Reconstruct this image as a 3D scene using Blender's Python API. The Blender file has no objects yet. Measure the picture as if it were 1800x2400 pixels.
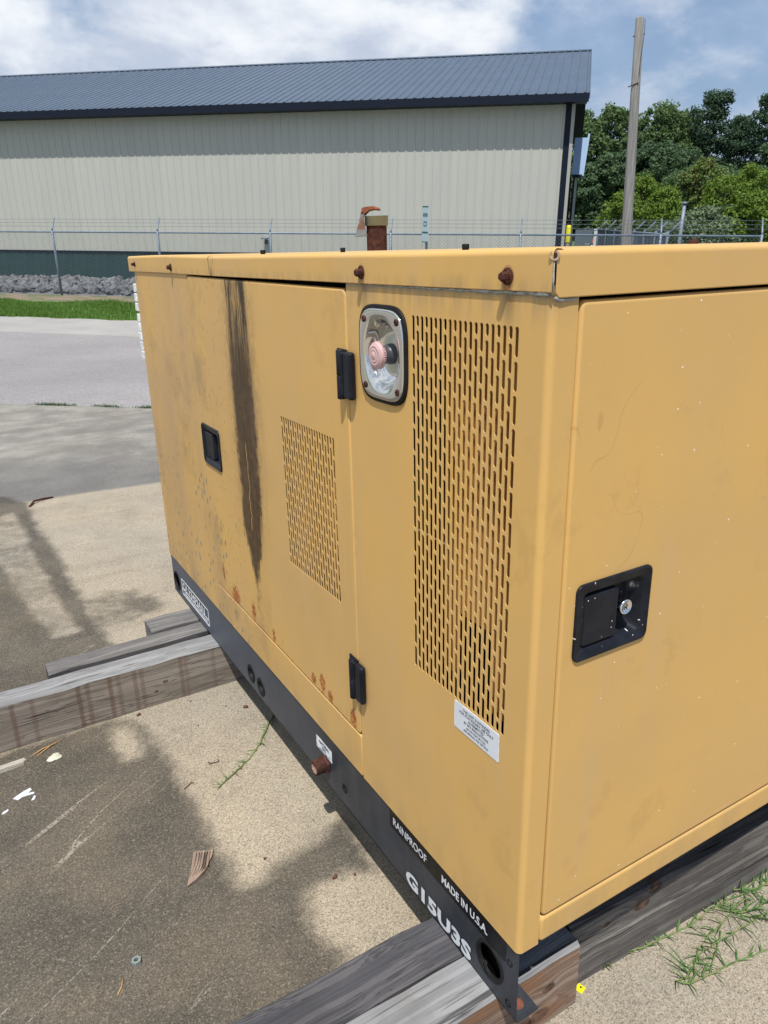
import bpy, bmesh, math, random
import numpy as np
from mathutils import Matrix, Vector, Euler
from mathutils.noise import noise as mnoise, fractal

scn = bpy.context.scene
COL = scn.collection
R_ = math.radians

# ------------------------------------------------------------------ camera
# World: z up, origin at the lower near corner of the generator's enclosure (metres).
cam_d = bpy.data.cameras.new('camera'); cam = bpy.data.objects.new('camera', cam_d); COL.objects.link(cam)
cam_d.sensor_fit = 'VERTICAL'; cam_d.sensor_height = 36.0; cam_d.lens = 36.0 * 1745 / 2400
cam_d.clip_start = 0.05; cam_d.clip_end = 3000
RW = Matrix(((0.8591769, -0.5116786, 0.0), (-0.1909568, -0.3206421, -0.9277522), (0.4747110, 0.7971033, -0.3731968)))
M3 = Matrix((RW[0], -RW[1], -RW[2])).transposed()
CAM = Vector((-0.568955, -0.566616, 1.022368))
cam.matrix_world = Matrix.Translation(CAM) @ M3.to_4x4()
scn.camera = cam

# the pad slopes down 2.8 degrees away from the camera: frame of everything standing on it
MA = Matrix(((0.99998959, -0.00011102, 0.00456342), (-0.00011102, 0.998817, 0.04862694), (-0.00456342, -0.04862694, 0.99880659))).to_4x4()
# frame of the building and the fence: x along the wall, y away from the camera
BX, BY = 0.7205349, -0.6934186
MS = Matrix.Translation((CAM.x, CAM.y, 0)) @ Matrix.Rotation(math.atan2(BY, BX), 4, 'Z')
GZ = -1.06     # level of the yard by the fence

# ------------------------------------------------------------------ light
sun_p = MA.to_3x3() @ Vector((-0.31, -0.40, 1.0)); sun_p.normalize()
sun_el = math.asin(sun_p.z); sun_az = math.atan2(sun_p.x, sun_p.y)
sd = bpy.data.lights.new('sun', 'SUN'); sd.energy = 4.0; sd.angle = R_(0.6); sd.color = (1.0, 0.95, 0.87)
so = bpy.data.objects.new('sun', sd); COL.objects.link(so)
so.rotation_euler = (-sun_p).to_track_quat('-Z', 'Y').to_euler()
so.location = (0, 0, 30)

world = bpy.data.worlds.new('World'); scn.world = world; world.use_nodes = True
scn.view_settings.view_transform = 'Standard'; scn.view_settings.look = 'None'
scn.view_settings.gamma = 1.0; scn.view_settings.exposure = 0.34
try: scn.view_settings.use_curve_mapping = False
except Exception: pass

# ------------------------------------------------------------------ node expression helper
NT = None
class V:
    def __init__(s, sock): s.s = sock
    def __add__(a, b): return mth('ADD', a, b)
    def __radd__(a, b): return mth('ADD', b, a)
    def __sub__(a, b): return mth('SUBTRACT', a, b)
    def __rsub__(a, b): return mth('SUBTRACT', b, a)
    def __mul__(a, b): return mth('MULTIPLY', a, b)
    def __rmul__(a, b): return mth('MULTIPLY', b, a)
    def __truediv__(a, b): return mth('DIVIDE', a, b)
def put(inp, v):
    if isinstance(v, V): NT.links.new(v.s, inp)
    elif isinstance(v, tuple) and len(v) == 3 and inp.type == 'RGBA': inp.default_value = (*v, 1)
    else: inp.default_value = v
def mth(op, a, b=None, c=None):
    n = NT.nodes.new('ShaderNodeMath'); n.operation = op; put(n.inputs[0], a)
    if b is not None: put(n.inputs[1], b)
    if c is not None: put(n.inputs[2], c)
    return V(n.outputs[0])
def ab(a): return mth('ABSOLUTE', a)
def mn(a, b): return mth('MINIMUM', a, b)
def mx(a, b): return mth('MAXIMUM', a, b)
def ss(x, a, b):
    n = NT.nodes.new('ShaderNodeMapRange'); n.interpolation_type = 'SMOOTHSTEP'
    put(n.inputs['Value'], x); n.inputs['From Min'].default_value = a; n.inputs['From Max'].default_value = b
    return V(n.outputs[0])
def lin(x, a, b, c=0.0, d=1.0):
    n = NT.nodes.new('ShaderNodeMapRange'); put(n.inputs['Value'], x)
    n.inputs['From Min'].default_value = a; n.inputs['From Max'].default_value = b
    n.inputs['To Min'].default_value = c; n.inputs['To Max'].default_value = d
    return V(n.outputs[0])
def mixc(f, a, b):
    n = NT.nodes.new('ShaderNodeMix'); n.data_type = 'RGBA'
    put(n.inputs[0], f); put(n.inputs[6], a); put(n.inputs[7], b)
    return V(n.outputs[2])
def scalec(c, f):
    n = NT.nodes.new('ShaderNodeVectorMath'); n.operation = 'SCALE'; put(n.inputs[0], c); put(n.inputs['Scale'], f)
    return V(n.outputs[0])
def tc(kind='Object'):
    return V(NT.nodes.new('ShaderNodeTexCoord').outputs[kind])
def sep(v):
    n = NT.nodes.new('ShaderNodeSeparateXYZ'); put(n.inputs[0], v); return V(n.outputs[0]), V(n.outputs[1]), V(n.outputs[2])
def com(x, y, z):
    n = NT.nodes.new('ShaderNodeCombineXYZ'); put(n.inputs[0], x); put(n.inputs[1], y); put(n.inputs[2], z); return V(n.outputs[0])
def noi(vec, scale=1.0, detail=3.0, rough=0.55, dist=0.0, col=False):
    n = NT.nodes.new('ShaderNodeTexNoise'); put(n.inputs['Vector'], vec)
    n.inputs['Scale'].default_value = scale; n.inputs['Detail'].default_value = detail
    n.inputs['Roughness'].default_value = rough; n.inputs['Distortion'].default_value = dist
    return V(n.outputs[1 if col else 0])
def vor(vec, scale=1.0, feat='F1', out=0, rnd=1.0):
    n = NT.nodes.new('ShaderNodeTexVoronoi'); put(n.inputs['Vector'], vec); n.feature = feat
    n.inputs['Scale'].default_value = scale; n.inputs['Randomness'].default_value = rnd
    return V(n.outputs[out])
def scl(v, x, y, z):
    n = NT.nodes.new('ShaderNodeVectorMath'); n.operation = 'MULTIPLY'; put(n.inputs[0], v); n.inputs[1].default_value = (x, y, z)
    return V(n.outputs[0])
def attr(name):
    n = NT.nodes.new('ShaderNodeAttribute'); n.attribute_name = name; return V(n.outputs['Fac'])
def objrand():
    return V(NT.nodes.new('ShaderNodeObjectInfo').outputs['Random'])
def mat(name, fn):
    global NT
    m = bpy.data.materials.new(name); m.use_nodes = True; NT = m.node_tree
    b = NT.nodes.get('Principled BSDF')
    d = fn()
    for k, v in d.items():
        if k == 'bump':
            n = NT.nodes.new('ShaderNodeBump'); h, st, ds = v
            put(n.inputs['Height'], h); n.inputs['Strength'].default_value = st; n.inputs['Distance'].default_value = ds
            NT.links.new(n.outputs[0], b.inputs['Normal'])
        elif k == 'color': put(b.inputs['Base Color'], v)
        elif k == 'rough': put(b.inputs['Roughness'], v)
        elif k == 'metal': put(b.inputs['Metallic'], v)
        elif k == 'spec': put(b.inputs['Specular IOR Level'], v)
        elif k == 'sub': put(b.inputs['Subsurface Weight'], v)
        elif k == 'trans': put(b.inputs['Transmission Weight'], v)
    return m

# ------------------------------------------------------------------ world: hazy summer sky with cumulus
NT = world.node_tree
bg = NT.nodes['Background']
sky = NT.nodes.new('ShaderNodeTexSky'); sky.sky_type = 'NISHITA'; sky.sun_disc = False
sky.sun_elevation = sun_el; sky.sun_rotation = sun_az; sky.air_density = 1.0; sky.dust_density = 0.8; sky.ozone_density = 2.0
gen = tc('Generated')
gx, gy, gz = sep(gen)
zz = mx(gz, 0.0) + 0.42
cp = com(gx / zz, gy / zz, 0.0)
n1 = noi(cp, 2.1, 9.0, 0.55, 0.15)
n2 = noi(scl(cp, 1, 1, 1), 5.0, 8.0, 0.6, 0.2)
# banks of cloud thicken towards the far left of the view (north-west)
side = gx * -0.7205 + gy * 0.6934
bank = ss(side, -0.25, 0.33)
cov = n1 * 0.75 + n2 * 0.25 + bank * 0.17 - 0.06
cm = ss(cov, 0.44, 0.62)
thin = ss(n2, 0.35, 0.75) * 0.45
shade = noi(scl(cp, 1.0, 1.0, 1.0), 3.6, 6.0, 0.55, 0.2)
ccol = mixc(ss(shade, 0.36, 0.66), (4.9, 5.6, 6.9), (8.8, 9.1, 9.5))
skyc = V(sky.outputs[0])
base = mixc(0.70, skyc, (2.6, 3.75, 5.7))
base = mixc(thin, base, (5.0, 5.9, 7.6))
fin = mixc(cm * ss(gz, -0.02, 0.05), base, ccol)
put(bg.inputs['Color'], fin); bg.inputs['Strength'].default_value = 0.085

# ------------------------------------------------------------------ mesh helpers
class MB:
    def __init__(s): s.v = []; s.f = []; s.m = []; s.mi = 0; s.sm = []
    def add(s, vs, fs, smooth=False):
        o = len(s.v); s.v += [tuple(v) for v in vs]
        for f in fs: s.f.append(tuple(i + o for i in f)); s.m.append(s.mi); s.sm.append(smooth)
        return s
    def box(s, a, b):
        x0, y0, z0 = a; x1, y1, z1 = b
        vs = [(x0,y0,z0),(x1,y0,z0),(x1,y1,z0),(x0,y1,z0),(x0,y0,z1),(x1,y0,z1),(x1,y1,z1),(x0,y1,z1)]
        return s.add(vs, [(0,3,2,1),(4,5,6,7),(0,1,5,4),(1,2,6,5),(2,3,7,6),(3,0,4,7)])
    def tube(s, pts, r, n=8, cap=True, smooth=True, r1=None):
        pts = [Vector(p) for p in pts]; k = len(pts)
        rs = r if isinstance(r, (list, tuple)) else [r + ((r1 if r1 is not None else r) - r) * i / max(1, k - 1) for i in range(k)]
        vs = []; prev = None
        for i, p in enumerate(pts):
            t = (pts[min(i+1, k-1)] - pts[max(i-1, 0)]).normalized()
            a = prev if prev is not None else (Vector((0,0,1)) if abs(t.z) < .9 else Vector((1,0,0)))
            u = (a - t * a.dot(t)).normalized(); w = t.cross(u); prev = u
            for j in range(n):
                an = 2*math.pi*j/n; vs.append(p + (u*math.cos(an) + w*math.sin(an)) * rs[i])
        fs = [(i*n+j, i*n+(j+1)%n, (i+1)*n+(j+1)%n, (i+1)*n+j) for i in range(k-1) for j in range(n)]
        s.add(vs, fs, smooth)
        if cap:
            o = len(s.v) - len(vs)
            s.f.append(tuple(o + j for j in reversed(range(n)))); s.m.append(s.mi); s.sm.append(False)
            s.f.append(tuple(o + (k-1)*n + j for j in range(n))); s.m.append(s.mi); s.sm.append(False)
        return s
    def lathe(s, prof, c, axis, n=32, smooth=True, capend=False):
        # prof: list of (radius, distance along axis)
        ax = Vector(axis).normalized(); a = Vector((0,0,1)) if abs(ax.z) < .9 else Vector((1,0,0))
        u = (a - ax * a.dot(ax)).normalized(); w = ax.cross(u); c = Vector(c); vs = []
        for r, d in prof:
            for j in range(n):
                an = 2*math.pi*j/n; vs.append(c + ax*d + (u*math.cos(an) + w*math.sin(an))*r)
        k = len(prof)
        s.add(vs, [(i*n+j, i*n+(j+1)%n, (i+1)*n+(j+1)%n, (i+1)*n+j) for i in range(k-1) for j in range(n)], smooth)
        if capend:
            o = len(s.v) - n; s.f.append(tuple(range(o, o+n))); s.m.append(s.mi); s.sm.append(False)
        return s
    def mesh(s, name, mats):
        me = bpy.data.meshes.new(name); me.from_pydata(s.v, [], s.f)
        for m in (mats if isinstance(mats, (list, tuple)) else [mats]): me.materials.append(m)
        me.polygons.foreach_set('material_index', s.m); me.polygons.foreach_set('use_smooth', s.sm)
        me.update(); return me

def link(name, me, parent=None, M=None, label=None, cat=None, group=None, kind=None):
    o = bpy.data.objects.new(name, me); COL.objects.link(o)
    if parent is not None: o.parent = parent
    if M is not None:
        if parent is None: o.matrix_world = M
        else: o.matrix_local = M
    if label: o['label'] = label
    if cat: o['category'] = cat
    if group: o['group'] = group
    if kind: o['kind'] = kind
    return o
def ob(name, mb, m, parent=None, **k): return link(name, mb.mesh(name, m), parent, **k)
def T(x, y, z): return Matrix.Translation((x, y, z))
def RZ(d): return Matrix.Rotation(R_(d), 4, 'Z')
def bevel(o, w, seg=2, ang=35):
    b = o.modifiers.new('bevel', 'BEVEL'); b.width = w; b.segments = seg; b.limit_method = 'ANGLE'; b.angle_limit = R_(ang)
    b.harden_normals = False
    return o

def sheet_quads(name, co, mats, smooth=False):   # co: (n,4,3) array of quads
    n = len(co); me = bpy.data.meshes.new(name)
    me.vertices.add(n*4); me.vertices.foreach_set('co', co.reshape(-1).astype(np.float32))
    me.loops.add(n*4); me.loops.foreach_set('vertex_index', np.arange(n*4, dtype=np.int32))
    me.polygons.add(n); me.polygons.foreach_set('loop_start', np.arange(0, n*4, 4, dtype=np.int32))
    me.update(calc_edges=True); me.materials.append(mats); me.validate(); return me

def grid_mesh(name, xs, ys, zf, m, smooth=True):
    X, Y = np.meshgrid(xs, ys); Z = zf(X, Y)
    co = np.stack([X, Y, Z], -1).reshape(-1, 3); nx, ny = len(xs), len(ys)
    i = (np.arange(ny-1)[:, None]*nx + np.arange(nx-1)[None, :]).reshape(-1)
    q = np.stack([i, i+1, i+1+nx, i+nx], 1)
    me = bpy.data.meshes.new(name); me.vertices.add(len(co)); me.vertices.foreach_set('co', co.reshape(-1).astype(np.float32))
    me.loops.add(q.size); me.loops.foreach_set('vertex_index', q.reshape(-1).astype(np.int32))
    me.polygons.add(len(q)); me.polygons.foreach_set('loop_start', np.arange(0, q.size, 4, dtype=np.int32))
    me.update(calc_edges=True); me.materials.append(m)
    me.polygons.foreach_set('use_smooth', [smooth]*len(q))
    return me, X.reshape(-1), Y.reshape(-1)

# ------------------------------------------------------------------ materials
YB = (0.595, 0.378, 0.127)
def yellow(feat):
    def fn():
        p = tc(); x, y, z = sep(p)
        big = noi(p, 2.2, 4, 0.6); fine = noi(p, 26, 3, 0.5)
        col = mixc(ss(big, .3, .7), (YB[0]*1.02, YB[1]*1.0, YB[2]*.95), (YB[0]*.95, YB[1]*.96, YB[2]*1.12))
        # chalky, faded streaks running down
        st = noi(com(x*14, y*14, z*1.2), 1.0, 4, 0.6)
        col = mixc(ss(st, .50, .8)*.42, col, (.54, .375, .185))
        col = mixc(ss(noi(com(x*9, y*9, z*.8 + 4.0), 1.0, 5, .65), .56, .74)*.22, col, (.46, .27, .085))
        col = mixc(ss(noi(p, 11, 5, .7), .60, .72)*.16, col, (.40, .26, .10))
        col = mixc(ss(fine, .55, .8)*.18, col, (.50, .31, .10))
        rough = 0.52
        if 'door' in feat:
            # soot and oil stain running down from the top of the door
            w = ss(z, .200, .37)*.058 + ss(z, .3, .6)*.006 - ss(z, .70, .95)*.010 - .002
            cen = 0.985 + ss(z, .25, .75)*-.008 + (noi(com(z*5, 0.0, 0.0), 1, 2)-.5)*.018
            na = noi(com(x, y*75, z*5), 1.0, 4, .65) - .5
            nb = noi(com(x, y*190, z*9), 1.0, 3, .6) - .5
            nc = noi(p, 120, 3, .6) - .5
            nd = noi(p, 34, 5, .7) - .5
            d = ab(y - cen) - w + na*.050 + nb*.022 + nc*.014 + nd*.055
            m = ss(d, .017, -.010)
            two = ss(z, .70, .93)*ss(na + nb*.5, -.02, .05)
            m = m*(1.0 - two*.85)
            crack = ss(ab(y - cen - .006 + (noi(com(z*26, 1.0, 0.0), 1, 3)-.5)*.035), .0025, .0012)*ss(ab(z-.47), .115, .10)
            m = m*(1 - crack*.8)
            brown = mixc(ss(nd*.8+na*.5+nb*.25, -.08, .12), (.028, .016, .010), (.080, .046, .023))
            oil = mixc(ss(z + na*.3, .66, .86), brown, (.010, .008, .006))
            halo = ss(ab(y - cen) - w - .02, .05, -.02)*ss(z, .22, .6)*ss(na+nd, -.14, .12)
            col = mixc(halo*.55, col, (.20, .125, .055))
            col = mixc(m*.94, col, oil)
        if 'lichen' in feat:
            grime = ss(noi(com(0.0, y*5, z*4), 1.0, 5, .68), .50, .68)*ss(y, .75, 1.15)
            col = mixc(grime*.50, col, (.27, .185, .105))
            v = vor(com(0.0, y*55, z*34), 1.0); r = vor(com(0.0, y*55, z*34), 1.0, out=1)
            rr, _, _ = sep(r)
            zone = ss(y, .95, 1.35)*ss(z, .62, .25) + ss(z, .75, .4)*.12
            zone = zone*ss(noi(com(0.0, y*7, z*5), 1, 2), .38, .62)
            dots = ss(v, .36, .24)*ss(rr, .76, .78)*ss(zone, .25, .5)
            col = mixc(dots*.8, col, (.10, .175, .155))
            v2 = vor(com(3.0, y*160, z*60), 1.0); r2, _, _ = sep(vor(com(3.0, y*160, z*60), 1.0, out=1))
            sp = ss(v2, .3, .2)*ss(r2, .93, .95)*ss(y, .85, 1.2)
            col = mixc(sp*.7, col, (.14, .09, .04))
            rose = ss(y, .92, 1.45)*ss(noi(com(0.0, y*6, z*1.4), 1, 4), .35, .7)
            col = mixc(rose*.62, col, (.43, .285, .155))
        if 'rust' in feat:
            rn = noi(com(0.0, y*120, z*75), 1.0, 4, .7)
            band = ss(z - .100, .085, .0)
            spots = None
            for (yy, zc, ry, rz) in ((1.16, .118, .07, .045), (1.03, .13, .035, .04), (.90, .118, .02, .03), (.635, .128, .032, .030), (.60, .115, .03, .02), (.50, .12, .03, .04), (1.25, .16, .02, .04), (.68, .115, .03, .02)):
                q = mth('SQRT', (y-yy)*(y-yy)/(ry*ry*.55) + (z-zc)*(z-zc)/(rz*rz*1.4))
                g = ss(q, 1.0, .25); spots = g if spots is None else mx(spots, g)
            edge = ss(z - .100, .008, .0)*.8
            drp = ss(noi(com(0.0, y*90, z*9), 1, 3, .6), .58, .70)*ss(z, .19, .10)*.75
            spots = mx(mx(spots, edge), drp)
            rn2 = noi(com(0.0, y*330, z*150), 1.0, 3, .7)
            rm = ss(rn*1.1 + rn2*.6 + spots*.38, 1.06, 1.16)*ss(spots, .02, .3)
            rc = mixc(ss(noi(p, 140, 2), .35, .65), (.50, .16, .03), (.20, .055, .018))
            col = mixc(rm*.92, col, rc)
        if 'drip' in feat:
            dn = noi(com(x*3, y*60, z*3.5), 1.0, 5, .65)
            top = ss(z, .895 - .0, .944)
            col = mixc(top*ss(dn, .38, .62)*.50, col, (.24, .19, .13))
            col = mixc(ss(z, .934, .942)*.55, col, (.20, .20, .17))
            for yy in (.41, .07):
                g = ss(ab(y-yy + (noi(com(0.0, z*30, 0.0), 1, 2)-.5)*.01), .016, .002)*ss(z, .885, .94)
                col = mixc(g*.55, col, (.13, .085, .05))
        if 'capdrip' in feat:
            dn = noi(com(x*3, y*40, z*3), 1.0, 4, .6)
            low = ss(z, .968, .943)
            col = mixc(low*ss(dn, .35, .65)*.45, col, (.30, .21, .10))
            for yy in (.41, .07):
                g = ss(ab(y-yy), .012, .001)*ss(z, .962, .958)
                col = mixc(g*ss(noi(com(0.0, y*300, z*30), 1, 3), .3, .6)*.9, col, (.16, .05, .02))
                ring = ss(ab(mth('SQRT', (y-yy)*(y-yy) + (z-.958)*(z-.958)*.6) - .010), .0018, .0008)
                col = mixc(ring*.5, col, (.3, .15, .07))
            g = ss(ab(y-1.115 + (noi(com(0.0, z*60, 0.0), 1, 2)-.5)*.03), .030, .004)*ss(noi(com(0.0, y*130, z*30), 1, 4, .7), .47, .6)
            col = mixc(g*.85, col, (.06, .05, .035))
        if 'specks' in feat:
            v = vor(com(x*95, 0.0, z*95), 1.0); r, g_, _ = sep(vor(com(x*95, 0.0, z*95), 1.0, out=1))
            cl = ss(noi(com(x*9, 2.0, z*9), 1, 3), .30, .62)
            sz = ss(r, .90, 1.0)*.10 + .035
            sp = ss(v - sz, .03, -.02)*ss(r + cl*.09, .93, .94)
            col = mixc(sp*.9, col, (.85, .80, .70))
            v = vor(com(x*36, 5.0, z*36), 1.0); r, g_, _ = sep(vor(com(x*36, 5.0, z*36), 1.0, out=1))
            sp = ss(v, .030, .016)*ss(r, .84, .86)*.8
            col = mixc(sp*.9, col, (.85, .82, .76))
            g = None
            for (xx, zc, a, b) in ((.135, .205, .020, .016), (.155, .235, .012, .022), (.085, .135, .012, .014), (.112, .165, .013, .017), (.098, .11, .012, .010)):
                q = mth('SQRT', (x-xx)*(x-xx)/(a*a) + (z-zc)*(z-zc)/(b*b)); e = ss(q, 1.1, .5); g = e if g is None else mx(g, e)
            col = mixc(g*.22, col, (.48, .27, .11))
            # thin scratches
            sc = ss(ab(noi(com(x*4, 0.0, z*2.2), 1.0, 2, .5, .6) - .5), .0016, .0006)*ss(noi(com(x*3, 9.0, z*3), 1, 2), .56, .60)
            col = mixc(sc*.28, col, (.36, .17, .06))
        bot = ss(z, .10, .0)*ss(noi(com(x*12, y*12, z*5), 1.0, 4, .65), .38, .62)
        col = mixc(bot*.35, col, (.36, .25, .13))
        smg = ss(noi(com(x*5 + 2.0, y*5, z*4), 1.0, 6, .72), .585, .66)
        col = mixc(smg*.17, col, (.33, .20, .085))
        bmp = noi(p, 380, 2, .5)*.006 + noi(com(x*2.6, y*2.6, z*1.9), 1.0, 2, .5)
        return dict(color=col, rough=lin(noi(p, 6, 4, .6), .3, .7, .42, .62), spec=.25, bump=(bmp, .35, .02))
    return fn
M = {}
M['y_front'] = mat('yellow_paint_front', yellow(('drip',)))
M['y_door'] = mat('yellow_paint_door', yellow(('door', 'lichen', 'rust')))
M['y_strip'] = mat('yellow_paint_strip', yellow(('lichen',)))
M['y_rear'] = mat('yellow_paint_rear', yellow(('lichen',)))
M['y_right'] = mat('yellow_paint_end', yellow(('specks',)))
M['y_corner'] = mat('yellow_paint_corner', yellow(('drip',)))
M['y_capl'] = mat('yellow_paint_cap_side', yellow(('capdrip',)))
M['y_capr'] = mat('yellow_paint_cap_end', yellow(('specks',)))
M['y_in'] = mat('yellow_paint_inside', lambda: dict(color=mixc(ss(noi(tc(), 5, 4), .35, .65), (.42, .20, .058), (.20, .08, .022)), rough=.7, spec=.1))
M['shade_in'] = mat('painted_interior_shade', lambda: dict(color=(.008, .008, .008), rough=.9, spec=0.0))  # flat near-black standing in for the shade inside the enclosure and rails
def f_black(c=(.006, .0075, .012), r=.38, specks=False):
    def fn():
        p = tc(); col = mixc(ss(noi(p, 30, 3), .3, .7), c, tuple(a*1.7+.003 for a in c))
        if specks:
            x, y, z = sep(p)
            v = vor(com(x*170, 0.0, z*170), 1.0); r_, _, _ = sep(vor(com(x*170, 0.0, z*170), 1.0, out=1))
            col = mixc(ss(v, .2, .1)*ss(r_, .88, .9), col, (.7, .72, .74))
        return dict(color=col, rough=lin(noi(p, 50, 3), .3, .7, r-.06, r+.1), spec=.20, bump=(noi(p, 500, 2), .06, .001))
    return fn
M['black'] = mat('black_plastic', f_black())
M['black_sp'] = mat('black_plastic_speckled', f_black(specks=True))
M['rubber'] = mat('black_rubber', f_black((.006, .006, .007), .6))
def f_rail():
    p = tc(); x, y, z = sep(p)
    s = noi(com(x*8, y*30, z*4), 1, 4, .6)
    col = mixc(ss(noi(p, 9, 5, .6), .3, .7), (.024, .028, .036), (.046, .051, .062))
    col = mixc(ss(s, .5, .75)*.5, col, (.06, .066, .08))
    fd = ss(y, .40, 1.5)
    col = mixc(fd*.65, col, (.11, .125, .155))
    dn = noi(p, 160, 3, .6)
    col = mixc(ss(dn, .62, .72)*.4, col, (.09, .085, .08))
    return dict(color=col, rough=.5, spec=.22, bump=(dn, .12, .001))
M['rail'] = mat('dark_grey_frame_paint', f_rail)
def f_rust():
    p = tc(); n = noi(p, 90, 5, .7)
    col = mixc(ss(n, .35, .65), (.085, .032, .022), (.034, .016, .014))
    col = mixc(ss(noi(p, 220, 3), .6, .72)*.4, col, (.17, .07, .04))
    return dict(color=col, rough=.85, spec=.2, bump=(n, .5, .002))
M['rust'] = mat('rusty_iron', f_rust)
M['rust_inner'] = mat('pale_dry_rust', lambda: dict(color=mixc(ss(noi(tc(), 120, 4), .35, .65), (.36, .27, .20), (.20, .13, .09)), rough=.9))
M['rust_or'] = mat('orange_rust', lambda: dict(color=mixc(ss(noi(tc(), 50, 4), .35, .65), (.33, .10, .045), (.13, .045, .03)), rough=.85))
M['galv'] = mat('weathered_galvanised', lambda: dict(color=mixc(ss(noi(tc(), 25, 4), .3, .7), (.17, .215, .215), (.235, .27, .26)), rough=.7))
M['flap'] = mat('dull_grey_flap', lambda: dict(color=mixc(ss(noi(tc(), 30, 4), .5, .62), (.17, .20, .22), (.16, .075, .05)), rough=.7))
M['steel'] = mat('polished_stainless', lambda: dict(color=(.72, .72, .70), metal=1.0, rough=lin(noi(tc(), 20, 4), .3, .7, .05, .13), bump=(noi(tc(), 40, 2), .04, .002)))
M['chrome'] = mat('chrome', lambda: dict(color=(.78, .80, .84), metal=1.0, rough=.12))
M['cream'] = mat('faded_legend_disc', lambda: dict(color=mixc(ss(noi(tc(), 60, 4), .4, .7), (.60, .62, .50), (.50, .52, .42)), rough=.5))
M['pink'] = mat('faded_pink_plastic', lambda: dict(color=mixc(ss(noi(tc(), 70, 4), .3, .7), (.60, .405, .405), (.52, .345, .35)), rough=.5, spec=.4))
M['collar'] = mat('grey_black_collar', lambda: dict(color=(.05, .055, .07), rough=.4))
M['white'] = mat('white_label', lambda: dict(color=mixc(ss(noi(tc(), 8, 3), .3, .7), (.66, .70, .76), (.58, .63, .70)), rough=.4))
M['txt_w'] = mat('white_lettering', lambda: dict(color=mixc(ss(noi(tc(), 80, 3), .3, .7), (.72, .76, .80), (.55, .58, .62)), rough=.5))
M['txt_b'] = mat('dark_lettering', lambda: dict(color=(.03, .035, .06), rough=.6))
M['lab_b'] = mat('black_label', lambda: dict(color=mixc(ss(noi(tc(), 60, 3), .4, .8), (.003, .003, .004), (.010, .010, .013)), rough=.32, spec=.16))
M['seal'] = mat('grey_sealant', lambda: dict(color=mixc(ss(noi(tc(), 90, 4), .35, .65), (.38, .40, .37), (.22, .23, .22)), rough=.8, bump=(noi(tc(), 150, 3), .5, .002)))
M['wht_trim'] = mat('peeling_white_strip', lambda: dict(color=mixc(ss(noi(tc(), 70, 4), .35, .7), (.80, .83, .86), (.50, .55, .60)), rough=.6))

def wood(c1, c2, ax=0, warm=0.0, straps=None, knots=(), seed=0.0, grain=1.0, dark=(.03, .026, .025), redend=None):
    def fn():
        p = tc(); x, y, z = sep(p)
        if ax == 1: x, y = y, x
        wob = (noi(com(x*2.2, y*5, z*5 + seed), 1, 2)-.5)*.05
        yk, zk = y, z
        kn = None
        for (kx, kz, kr) in knots:
            q = mth('SQRT', (x-kx)*(x-kx)*.35 + (z-kz)*(z-kz)); e = ss(q, kr*2.6, 0.0)
            zk = zk + e*kr*1.1
            cr = ss(q, kr, kr*.7); kn = cr if kn is None else mx(kn, cr)
        rings = noi(com(x*.8, (yk+wob)*58, (zk+wob)*72 + seed), 1.0, 3, .6, .12)
        fib = noi(com(x*5, yk*230, zk*230 + seed*3), 1.0, 3, .6)
        blot = noi(com(x*5 + seed, y*9, z*9), 1, 5, .65)
        col = mixc(ss(rings, .40, .60), c1, c2)
        col = mixc(ss(fib, .35, .7)*.30, col, tuple(min(1, a*1.3) for a in c2))
        line = ss(ab(rings-.52), .022, .006)*grain
        col = mixc(line*.6, col, tuple(a*.4 for a in c1))
        crk = ss(noi(com(x*2.2 + seed, yk*60, zk*95), 1.0, 2, .5), .655, .70)
        col = mixc(crk*.75, col, dark)
        col = mixc(ss(blot, .45, .72)*.5, col, tuple(a*.6 for a in (c1[0]*1.05, c1[1], c1[2]*.92)))
        if warm: col = mixc(ss(noi(com(x*6, y*20, z*20+seed), 1, 3), .45, .7)*warm, col, (.22, .11, .055))
        if straps:
            for sx, a in straps:
                g = ss(ab(x - sx + (noi(com(0.0, z*30, seed), 1, 2)-.5)*.008), .009, .003)
                col = mixc(g*a*.7, col, (.11, .055, .038))
        if kn is not None:
            kr_ = noi(com(x*60, y*10, z*60), 1, 2)
            col = mixc(kn*.85, col, mixc(ss(kr_, .4, .6), (.05, .028, .02), (.13, .075, .05)))
        if redend is not None:
            g = ss(x, redend-.09, redend-.01)*ss(noi(com(x*9, y*9, z*14), 1, 4), .38, .6)
            col = mixc(g*.8, col, (.19, .075, .035))
        h = rings*.35 + fib*.35 - crk*.9
        return dict(color=col, rough=.85, spec=.2, bump=(h, .55, .004))
    return fn
M['wood_top'] = mat('weathered_grey_timber', wood((.19, .195, .205), (.262, .268, .28), seed=1.3))
M['wood_dark'] = mat('dark_weathered_timber', wood((.050, .051, .060), (.100, .098, .106), seed=5.1))
M['wood_mid'] = mat('mid_grey_timber', wood((.115, .112, .115), (.185, .18, .18), seed=6.6))
M['wood_side'] = mat('brown_grey_timber', wood((.185, .162, .14), (.265, .235, .205), seed=9.0, grain=1.3, straps=[(-.58, .7), (-.53, .5), (-.41, .8), (-.385, .6), (-.325, .8), (-.30, .5), (-.255, .6), (-.235, .5), (-.12, .6), (-.105, .4), (-.02, .4)], knots=((-.17, -.21, .006), (-.20, -.235, .005))))
M['wood_near'] = mat('brown_near_timber_side', wood((.15, .105, .08), (.28, .21, .165), seed=3.7, warm=.7, knots=((.10, -.25, .016), (.12, -.20, .01)), redend=None))
M['wood_right'] = mat('dark_grey_right_timber', wood((.090, .083, .080), (.175, .163, .153), seed=7.7, knots=((.368, -.172, .014), (.40, -.148, .012), (.28, -.172, .007)), straps=None))
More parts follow.
